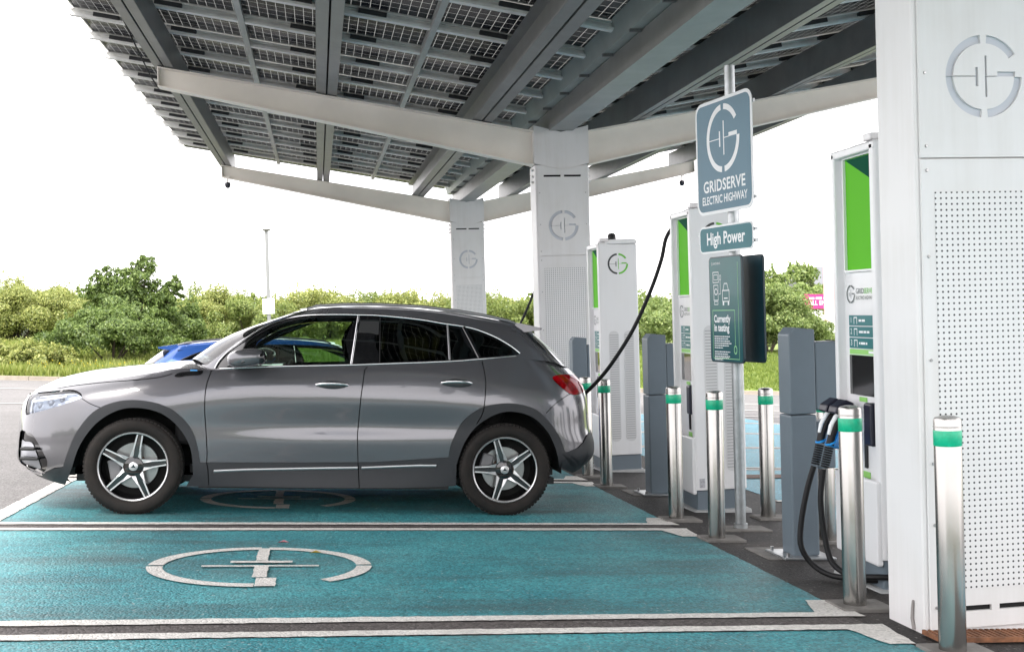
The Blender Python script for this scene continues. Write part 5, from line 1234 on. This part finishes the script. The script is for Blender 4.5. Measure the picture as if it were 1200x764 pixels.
LEAF_Y = leaf_mat('willow_leaf', (0.162, 0.209, 0.046), (0.513, 0.527, 0.176), (0.297, 0.338, 0.092))
LEAF_G = leaf_mat('hedge_leaf', (0.115, 0.169, 0.038), (0.365, 0.419, 0.121), (0.209, 0.270, 0.070))
LEAF_D = leaf_mat('alder_leaf', (0.054, 0.102, 0.024), (0.204, 0.300, 0.072), (0.108, 0.180, 0.041))
LEAF_M = leaf_mat('sapling_leaf', (.065, .115, .025), (.27, .36, .10), (.14, .21, .05))
LEAF_R = leaf_mat('sallow_leaf', (0.123, 0.189, 0.046), (0.362, 0.435, 0.145), (0.217, 0.297, 0.087))
BARK = mat('bark', (.07, .055, .04), .9, var=.3, vscale=12)
def leaves_mesh(name, P, Nn, size, m, asp=.55):
    n = len(P); r = rng.normal(size=(n, 3)); Nn = Nn + .75 * r; Nn /= np.linalg.norm(Nn, axis=1, keepdims=True)
    a = np.cross(Nn, rng.normal(size=(n, 3))); a /= np.linalg.norm(a, axis=1, keepdims=True); b = np.cross(Nn, a)
    s = size * rng.uniform(.55, 1.35, (n, 1)); A = a * s; Bv = b * s * asp
    V = np.stack([P - A, P - Bv * .9 - A * .1, P + A, P + Bv * .9 - A * .1], 1).reshape(-1, 3)
    me = bpy.data.meshes.new(name); me.vertices.add(4 * n); me.vertices.foreach_set('co', V.ravel()); me.loops.add(4 * n); me.loops.foreach_set('vertex_index', np.arange(4 * n, dtype=np.int32))
    me.polygons.add(n); me.polygons.foreach_set('loop_start', np.arange(0, 4 * n, 4, dtype=np.int32)); me.polygons.foreach_set('loop_total', np.full(n, 4, np.int32)); me.materials.append(m); me.update(calc_edges=True); return me
def crown_points(rx, ry, rz, h0, n, nclump, lumps=.22, seed=0, sym=False, csc=1.0):
    """clumps scattered over an uneven dome, leaves scattered over the clumps; local, base at z=0"""
    rg = np.random.default_rng(seed); P, Nn = [], []
    u = rg.normal(size=(nclump, 3)); u[:, 2] = u[:, 2] if sym else np.abs(u[:, 2]) * 1.1 - .35; u /= np.linalg.norm(u, axis=1, keepdims=True)
    rad = rg.uniform(.62, 1.0, (nclump, 1)) * (1 + lumps * rg.normal(size=(nclump, 1)) * .6)
    C_ = u * rad * np.array([rx, ry, rz]); C_[:, 2] += h0; C_[:, 2] = C_[:, 2] if sym else np.maximum(C_[:, 2], .1)
    cs = rg.uniform(.16, .34, nclump) * (rx + rz) / 2 * csc
    w = cs ** 2; k = rg.choice(nclump, n, p=w / w.sum())
    d = rg.normal(size=(n, 3)); d /= np.linalg.norm(d, axis=1, keepdims=True); d[:, 2] = np.where(rg.random(n) < .5, np.abs(d[:, 2]), d[:, 2])
    P = C_[k] + d * (cs[k] * rg.uniform(.45, 1.1, n) ** .6)[:, None] * np.array([1, 1, .85]); P[:, 2] = P[:, 2] if sym else np.maximum(P[:, 2], .02)
    Nn = d + u[k] * .7
    if not sym:      # ragged shoots standing out of the crown
        top = np.argsort(-P[:, 2] - .25 * rg.random(n) * rz)[:max(1, n // 6)]; pick = rg.choice(top, 46)
        for i_ in pick:
            m_ = 16; l = rg.uniform(.18, .62) * min(1.0, rz); dirn = np.array([rg.normal(0, .22), rg.normal(0, .22), 1.0]); tt = rg.uniform(0, 1, (m_, 1))
            P = np.concatenate([P, P[i_] + dirn * tt * l + rg.normal(0, .035, (m_, 3))]); Nn = np.concatenate([Nn, rg.normal(size=(m_, 3))])
    return P, Nn
def shrub(name, x, y, rx, ry, rz, h0, n, ls, m, label, cat='bush', group=None, nclump=55, seed=0, trunk=True, extra=None, csc=1.0):
    z = float(terr(x, y)) + .10
    o = empty(name, Matrix.Translation((x, y, z)), label, cat, group)
    P, Nn = crown_points(rx, ry, rz, h0, n, nclump, seed=seed, csc=csc)
    if extra is not None:
        for (dx, dy, dz, r, nn) in extra:
            P2, N2 = crown_points(r, r, r * 1.3, 0, nn, 26, seed=seed + int(dx * 10), sym=True); P = np.concatenate([P, P2 + np.array([dx, dy, dz])]); Nn = np.concatenate([Nn, N2])
    obj('crown', leaves_mesh('crown', P, Nn, ls, m), o)
    b = MB()
    if trunk:
        rg = random.Random(seed)
        for k in range(5):
            a = rg.uniform(0, 6.28); l = rg.uniform(.3, .7)
            b.tube([(0.06 * math.cos(a), .06 * math.sin(a), -.1), (rx * l * .4 * math.cos(a), ry * l * .4 * math.sin(a), h0 * .6), (rx * l * math.cos(a), ry * l * math.sin(a), h0 + rz * .5)], [.05, .035, .012], 6)
        if extra is not None:
            for (dx, dy, dz, r, nn) in extra: b.tube([(dx * .3, dy * .3, 0), (dx * .8, dy * .8, dz * .6), (dx, dy, dz + r * .9)], [.05, .035, .01], 6)
        b.build('trunk', BARK, o, smooth=60)
    return o
HG = 'shrubs of the hedge beyond the car park'
CP = np.array([0, 0, 1.245]); Fv = np.array(F); Rn = np.array(Rv); Un = np.array(Uv)
def at_depth(u, v, Y):
    d = Fv * 1400.5 + Rn * (u - 600) + Un * (382 - v); return CP + d * (Y / d[1])
def hedge(u, vtop, Y, rx, n, m, label, seed, ls=.055, nclump=60, group=HG, ry=None, name='hedge_shrub'):
    q = at_depth(u, vtop, Y); z = float(terr(q[0], Y)) + .1; H = max(.6, (q[2] - z) * .84)
    shrub(name, float(q[0]), Y, rx, ry or rx * .8, H * .62, H * .40, n, ls, m, label, 'bush', group, nclump, seed)
# hedge, left to right: (pixel column, pixel row of the top, distance)
hd = [(-40, 322, 62, 3.4, 15000, LEAF_G), (15, 330, 60, 2.6, 14000, LEAF_Y), (62, 322, 61, 2.7, 20000, LEAF_Y), (112, 344, 66, 2.6, 9000, LEAF_G), (205, 340, 60, 2.4, 11000, LEAF_G), (248, 338, 58, 2.2, 12000, LEAF_Y), (290, 346, 56, 2.0, 10000, LEAF_G),
      (338, 342, 57, 2.0, 10000, LEAF_Y), (378, 338, 58, 2.3, 10000, LEAF_Y), (420, 340, 60, 2.3, 10000, LEAF_G), (462, 341, 58, 2.2, 9000, LEAF_Y), (502, 342, 59, 2.2, 9000, LEAF_Y), (545, 344, 57, 2.2, 6000, LEAF_G), (590, 347, 58, 2.1, 9000, LEAF_Y), (620, 349, 55, 1.8, 8000, LEAF_G),
      (660, 345, 56, 2.2, 4000, LEAF_G), (705, 345, 54, 2.0, 4000, LEAF_G), (757, 338, 50, 1.9, 10000, LEAF_R), (800, 345, 52, 2.0, 8000, LEAF_R), (850, 330, 51, 2.2, 11000, LEAF_R), (898, 328, 50, 2.0, 16000, LEAF_R), (924, 352, 51, 1.5, 13000, LEAF_R), (952, 385, 54, 1.4, 7000, LEAF_R)]
HL = ['mid-green shrub of the hedge behind the white car on the far road', 'yellow-green shrub of the hedge right behind the white car bonnet', 'large domed yellow-green shrub, the tallest of the hedge, above the crash barrier',
      'mid-green shrub of the hedge showing through behind the ragged sapling', 'mid-green hedge shrub just past the small dark bush by the sapling', 'yellow-green hedge shrub above the spoiler of the blue car', 'mid-green hedge shrub directly behind the notice of the lamp post',
      'yellow-green hedge shrub next to the lamp post, over the grey car windscreen', 'yellow-green hedge shrub over the front of the grey car roof', 'mid-green hedge shrub over the middle of the grey car roof', 'yellow-green hedge shrub over the rear door of the grey car',
      'yellow-green hedge shrub touching the open side of the slim far column', 'mid-green hedge shrub hidden behind the slim far column', 'yellow-green hedge shrub between the slim far column and the middle column', 'mid-green hedge shrub behind the cable at the edge of the middle column',
      'mid-green hedge shrub hidden behind the middle column', 'mid-green hedge shrub hidden behind the charger with the grey and green emblem', 'silvery sallow shrub between two chargers, behind the sagging charging cable', 'silvery sallow shrub behind the middle charger', 'silvery sallow shrub behind the poster on the sign post',
      'broad silvery sallow shrub between the poster and the tall grey post', 'silvery sallow shrub rising over the top of the tall grey post', 'low silvery sallow shrub below the pink board']
for i, (u, v, Y, rx, n, m) in enumerate(hd): hedge(u, v, Y, rx, int(n * 2.4), m, HL[i], 100 + i)
# second, farther line closing the gaps
for i, (u, v, Y) in enumerate([(-30, 336, 80), (90, 340, 82), (180, 345, 80), (270, 348, 78), (350, 350, 76), (440, 350, 78), (530, 351, 80), (610, 352, 76), (700, 352, 74), (780, 352, 72), (860, 348, 75)]):
    hedge(u, v, Y, 4.2, 9000, LEAF_G, 'dark shrub filling the gaps at the back of the hedge', 300 + i, .13, 50, 'back row of the hedge')
q = at_depth(935, 320, 85); shrub('hedgerow_tree', float(q[0]), 85, 2.6, 2.4, 2.3, 3.0, 9000, .14, LEAF_R, 'rounded green tree rising behind the sallow shrubs next to the pink board', 'tree', None, 40, 401)
# dark alder saplings in front of the hedge
q = at_depth(140, 310, 47); zb = float(terr(q[0], 47)) + .1
shrub('alder_tree', float(q[0]) + .1, 47, 1.75, 1.3, 1.45, 1.50, 17000, .060, LEAF_M, 'tall ragged green sapling with several leaders beside the car park kerb', 'tree', None, 95, 402, True, [(-.95, 0, 2.75, .50, 1700), (-.6, 0, 3.15, .32, 800), (.05, 0, 2.75, .62, 2000), (.72, 0, 3.0, .58, 2100), (.85, .1, 3.5, .34, 900), (.5, .1, 3.3, .30, 1000), (1.75, .2, 2.55, .42, 2000), (1.9, .2, 2.9, .22, 600), (-.3, 0, 2.2, .75, 2000), (1.3, 0, 2.2, .5, 1800)], csc=.62)
q = at_depth(120, 380, 44.5); shrub('front_bush', float(q[0]) + .3, 44.5, 2.0, 1.2, 1.05, .80, 24000, .055, LEAF_M, 'dense dark bush at the foot of the ragged sapling', 'bush', None, 60, 403)
q = at_depth(205, 380, 48); shrub('front_bush', float(q[0]), 48, 1.15, 1.0, 1.0, 1.1, 12000, .055, LEAF_M, 'small dark bush to the side of the ragged sapling', 'bush', None, 40, 404)
for i, (u, v, Y, rx, h) in enumerate([(25, 418, 42.6, 1.3, .75), (65, 424, 42.2, .9, .6), (-25, 415, 42.8, 1.2, .8)]):
    q = at_depth(u, v, Y); shrub('scrub_bush', float(q[0]), Y, rx, .7, h * .62, h * .4, 7000, .055, LEAF_Y, ['low yellow-green scrub at the kerb below the crash barrier', 'small yellow-green scrub at the kerb beside the dense dark bush', 'low yellow-green scrub at the kerb below the white car'][i], 'bush', 'scrub along the kerb', 40, 420 + i, False)
# grass blades and meadow flowers on the bank
def tuft_field(name, n, xr, yr, hmin, hmax, m, label, wd=.03, dens=None):
    x = rng.uniform(*xr, n); y = rng.uniform(*yr, n) if dens is None else yr[0] + (yr[1] - yr[0]) * rng.random(n) ** dens
    z = terr(x, y) + .11; h = rng.uniform(hmin, hmax, n); a = rng.uniform(0, 6.28, n); w = wd * rng.uniform(.6, 1.5, n)
    b0 = np.stack([x - w * np.cos(a), y - w * np.sin(a), z], 1); b1 = np.stack([x + w * np.cos(a), y + w * np.sin(a), z], 1); lx = rng.normal(0, .3, (n, 2)) * h[:, None]
    tp_ = np.stack([x + lx[:, 0], y + lx[:, 1], z + h], 1); V = np.stack([b0, b1, tp_], 1).reshape(-1, 3)
    me = bpy.data.meshes.new(name); me.vertices.add(3 * n); me.vertices.foreach_set('co', V.ravel()); me.loops.add(3 * n); me.loops.foreach_set('vertex_index', np.arange(3 * n, dtype=np.int32))
    me.polygons.add(n); me.polygons.foreach_set('loop_start', np.arange(0, 3 * n, 3, dtype=np.int32)); me.polygons.foreach_set('loop_total', np.full(n, 3, np.int32)); me.materials.append(m); me.update(calc_edges=True)
    return tag(obj(name, me), label, 'grass', None, 'stuff')
GR1 = leaf_mat('meadow_blade', (0.172, 0.230, 0.040), (0.437, 0.460, 0.149), (0.265, 0.322, 0.069)); GR2 = leaf_mat('lawn_blade', (0.125, 0.194, 0.031), (0.288, 0.350, 0.081), (0.194, 0.263, 0.050))
tuft_field('meadow_grass', 90000, (-24, 9), (40.3, 60), .12, .42, GR1, 'long pale meadow grass on the bank under the hedge', .035, 1.4)
tuft_field('bank_grass', 70000, (4, 27), (40.3, 51), .06, .16, GR2, 'bright short grass on the bank behind the chargers', .03)
fl = MB()
for i in range(260):
    x = random.uniform(-14, -2); y = random.uniform(40.4, 42.2); z = float(terr(x, y)) + .12 + random.uniform(.12, .4); r_ = random.uniform(.018, .035)
    a = random.uniform(0, 3.14); fl.add([(x - r_ * math.cos(a), y - r_ * math.sin(a), z), (x + r_ * math.cos(a), y + r_ * math.sin(a), z), (x, y, z + r_ * 1.4)], [(0, 1, 2)])
tag(fl.build('wild_flowers', mat('yellow_petal', (.65, .50, .03), .7)), 'yellow wild flowers along the kerb', 'flowers', None, 'stuff')
# lamp post with its notice
LY = 45.0; q = at_depth(312, 268, LY); lx = float(q[0]); zb = float(terr(lx, LY)) + .1; H = float(q[2]) - zb
lp = empty('lamp_post', Matrix.Translation((lx, LY, zb)), 'slim grey lamp post with flat head and white notice before the hedge', 'lamp')
b = MB(); b.tube([(0, 0, -.1), (0, 0, 1.0), (0, 0, H - .06)], [.085, .07, .06], 10); b.build('pole', mat('lamp_grey', (.26, .27, .27), .6), lp, smooth=50)
b = MB(); b.lathe([(0, H), (.12, H - .01), (.15, H - .04), (.13, H - .085), (.04, H - .10)], 16); b.build('lamp_head', mat('lamp_head_grey', (.16, .16, .145), .6), lp, smooth=40)
z1 = float(at_depth(312, 350, LY)[2]) - zb; z0 = float(at_depth(312, 368, LY)[2]) - zb
b = MB(); b.box(-.22, .22, -.10, -.07, z0, z1); nb = b.build('notice_board', LETW, lp, bevel=.01)
b = MB()
for k in range(5): b.box(-.15, random.uniform(.02, .16), -.104, -.1005, z1 - .1 - k * .08, z1 - .085 - k * .08)
b.build('small_print', mat('print_grey', (.55, .56, .56), .6), nb)
# crash barrier and the white car on the road behind the scrub
q = at_depth(60, 411, 58); gzb = float(terr(q[0], 58)) + .1
cb = empty('crash_barrier', Matrix.Translation((float(q[0]), 58, gzb)), 'galvanised crash barrier beside the road behind the scrub', 'barrier'); zt1 = float(at_depth(60, 402, 58)[2]) - gzb
b = MB(); pr_ = [(-.03, zt1 - .31), (.03, zt1 - .27), (.03, zt1 - .22), (-.03, zt1 - .17), (-.03, zt1 - .14), (.03, zt1 - .09), (.03, zt1 - .04), (-.03, zt1)]
pr_ = pr_ + [(a - .012, c) for a, c in pr_[::-1]]; b.prism(pr_, 'x', -2.6, 1.6); b.build('beam', mat('barrier_zinc', (.55, .55, .54), .45, .4, var=.1, vscale=6), cb)
for k in range(4): b = MB(); b.box(-2.4 + k * 1.25, -2.28 + k * 1.25, .032, .12, -.2, zt1 - .02); b.build('post', GALV, cb)
ro = rect(-60, -5, 60.0, 66.0); b = sheet([rect(-60 + i * 2, -58 + i * 2, 60, 66) for i in range(27)], lambda u, v: (u, v, float(terr(u, v)) + .14)); tag(b.build('far_road', ASPH), kind='structure')
q = at_depth(8, 396, 62.5)
wc = Matrix.Translation((float(q[0]) - 1.2, 63, float(terr(q[0], 63)) + .14)) @ Matrix.Diagonal((.95, .95, .88, 1))
def far_car(M, label, m):
    o = empty('white_car', M, label, 'car')
    prof = [(-2.1, .3), (-2.1, .75), (-1.2, .98), (-.55, 1.42), (.9, 1.44), (1.55, 1.0), (2.05, .9), (2.1, .3)]
    b = MB(); b.prism([(x, z) for x, z in prof], 'y', -.82, .82); b.build('body', m, o, bevel=.08)
    b = MB(); b.prism([(-1.0, 1.0), (-.5, 1.36), (.85, 1.37), (1.35, 1.02)], 'y', -.826, .826); b.build('side_window', GLOSSB, o)
    for x in (-1.3, 1.3):
        for y in (-.80, .80): b = MB(); b.lathe([(0, -.1), (.31, -.1), (.31, .1), (0, .1)], 20, Matrix.Translation((x, y * .92, .31)) @ Matrix.Rotation(R(90), 4, 'X')); b.build('wheel', TYRE, o, smooth=40)
far_car(wc, 'white car on the far road, half hidden by scrub at the hedge', mat('white_car_paint', (.75, .76, .77), .3, coat=.8))
# pink sale board, pink post and the house beyond
PINK = mat('pink_board', (.62, .035, .22), .5); PALEP = mat('pale_pink', (.82, .46, .50), .6)
bx_, by_ = at_depth(940, 345, 70), at_depth(972, 363, 70)
o = empty('sale_board', Matrix.Translation((float(bx_[0]), 70, float(terr(bx_[0], 70)))), 'bright pink board with white lettering by the hedge', 'sign'); zb = float(terr(bx_[0], 70))
w_ = 2.6; za, zc = float(bx_[2]) - zb, float(by_[2]) - zb + .1
b = MB(); b.prism([(0, za - .22), (.15, za), (w_, za - .05), (w_, zc - .05), (.25, zc)], 'y', -.03, .03); pk = b.build('board', PINK, o)
for k in (.5, 2.2): b = MB(); b.box(k - .05, k + .05, .035, .12, -.1, zc + .3); b.build('leg', GALV, o)
obj('lettering', text_mesh('ALL ENQUIRIES', .40, LETW, .006, 'LEFT', .85), pk, M=Matrix.Translation((.42, -.032, zc + .34)) @ Matrix.Rotation(R(90), 4, 'X'))
b = MB(); xx = .42
for l in (.35, .4, .3, .45): b.box(xx, xx + l, -.034, -.031, za - .33, za - .2); xx += l + .1
b.build('small_print', LETW, pk)
q = at_depth(965, 308, 66); zb = float(terr(q[0], 66)); b = MB(); b.box(0, .9, -.1, .1, float(at_depth(966, 377, 66)[2]) - zb, float(q[2]) - zb, 0); b.box(.0, .9, -.098, .098, -.3, float(at_depth(966, 377, 66)[2]) - zb - .002, 1)
tag(b.build('pink_totem', [PALEP, LETW], None, M=Matrix.Translation((float(q[0]), 66, zb))), 'pale pink and white totem panel standing beside the pink board', 'sign')
q = at_depth(955, 335, 120); zb = float(terr(q[0], 120)); h_ = float(q[2]) - zb
o = empty('house', Matrix.Translation((float(q[0]), 120, zb)), 'pale gabled house far beyond the pink board', 'house')
b = MB(); b.box(-2.5, 6, -3, 3, -1, h_); b.build('wall', mat('render_white', (.7, .69, .66), .8), o)
b = MB(); b.prism([(-3.3, h_), (3.3, h_), (0, h_ + 2.0)], 'x', -2.8, 6.3); b.build('roof', mat('slate', (.16, .165, .18), .7), o)
b = MB(); b.box(-1.9, -1.2, -.4, .4, h_ + .7, h_ + 3.0); b.build('chimney', mat('render_white', (.7, .69, .66), .8), o)
b = MB(); b.box(-.6, .4, -3.04, -2.99, h_ - 1.6, h_ - .4); b.build('window', GLOSSB, o)
# a few fallen leaves on the bays
lf = mat('fallen_leaf', (.30, .22, .04), .8); lf2 = mat('fallen_leaf_pink', (.40, .16, .18), .8)
for i, (x, y, m, lab) in enumerate(((-.06, 7.23, lf, 'yellow fallen leaf lying inside the bay emblem'), (-.26, 7.62, lf2, 'pinkish fallen leaf at the far edge of the bay emblem'))):
    b = MB(); s_ = .038; b.add([(-s_, 0, .002), (-.2 * s_, -.45 * s_, .012), (s_, .1 * s_, .004), (.1 * s_, .5 * s_, .016)], [(0, 1, 2, 3)])
    tag(b.build('fallen_leaf', m, None, M=ground_matrix(x, y, .018)), lab, 'leaf')

# unseen hedge, added behind the camera to darken reflections on car and bollards
x_ = rng.uniform(-45, 45, 26000); h_ = rng.random(26000); y_ = -24 + rng.normal(0, .9, 26000); zz = terr(x_, y_) + h_ * (2.6 + .7 * np.sin(x_ * .8) + .4 * np.sin(x_ * 2.3))
tag(obj('reflection_hedge', leaves_mesh('reflection_hedge', np.stack([x_, y_, zz], 1), np.tile(np.array([[0, 1.0, .5]]), (26000, 1)), .28, LEAF_G)), 'unseen green hedge added behind the camera for darker reflections', 'hedge', None, 'stuff')
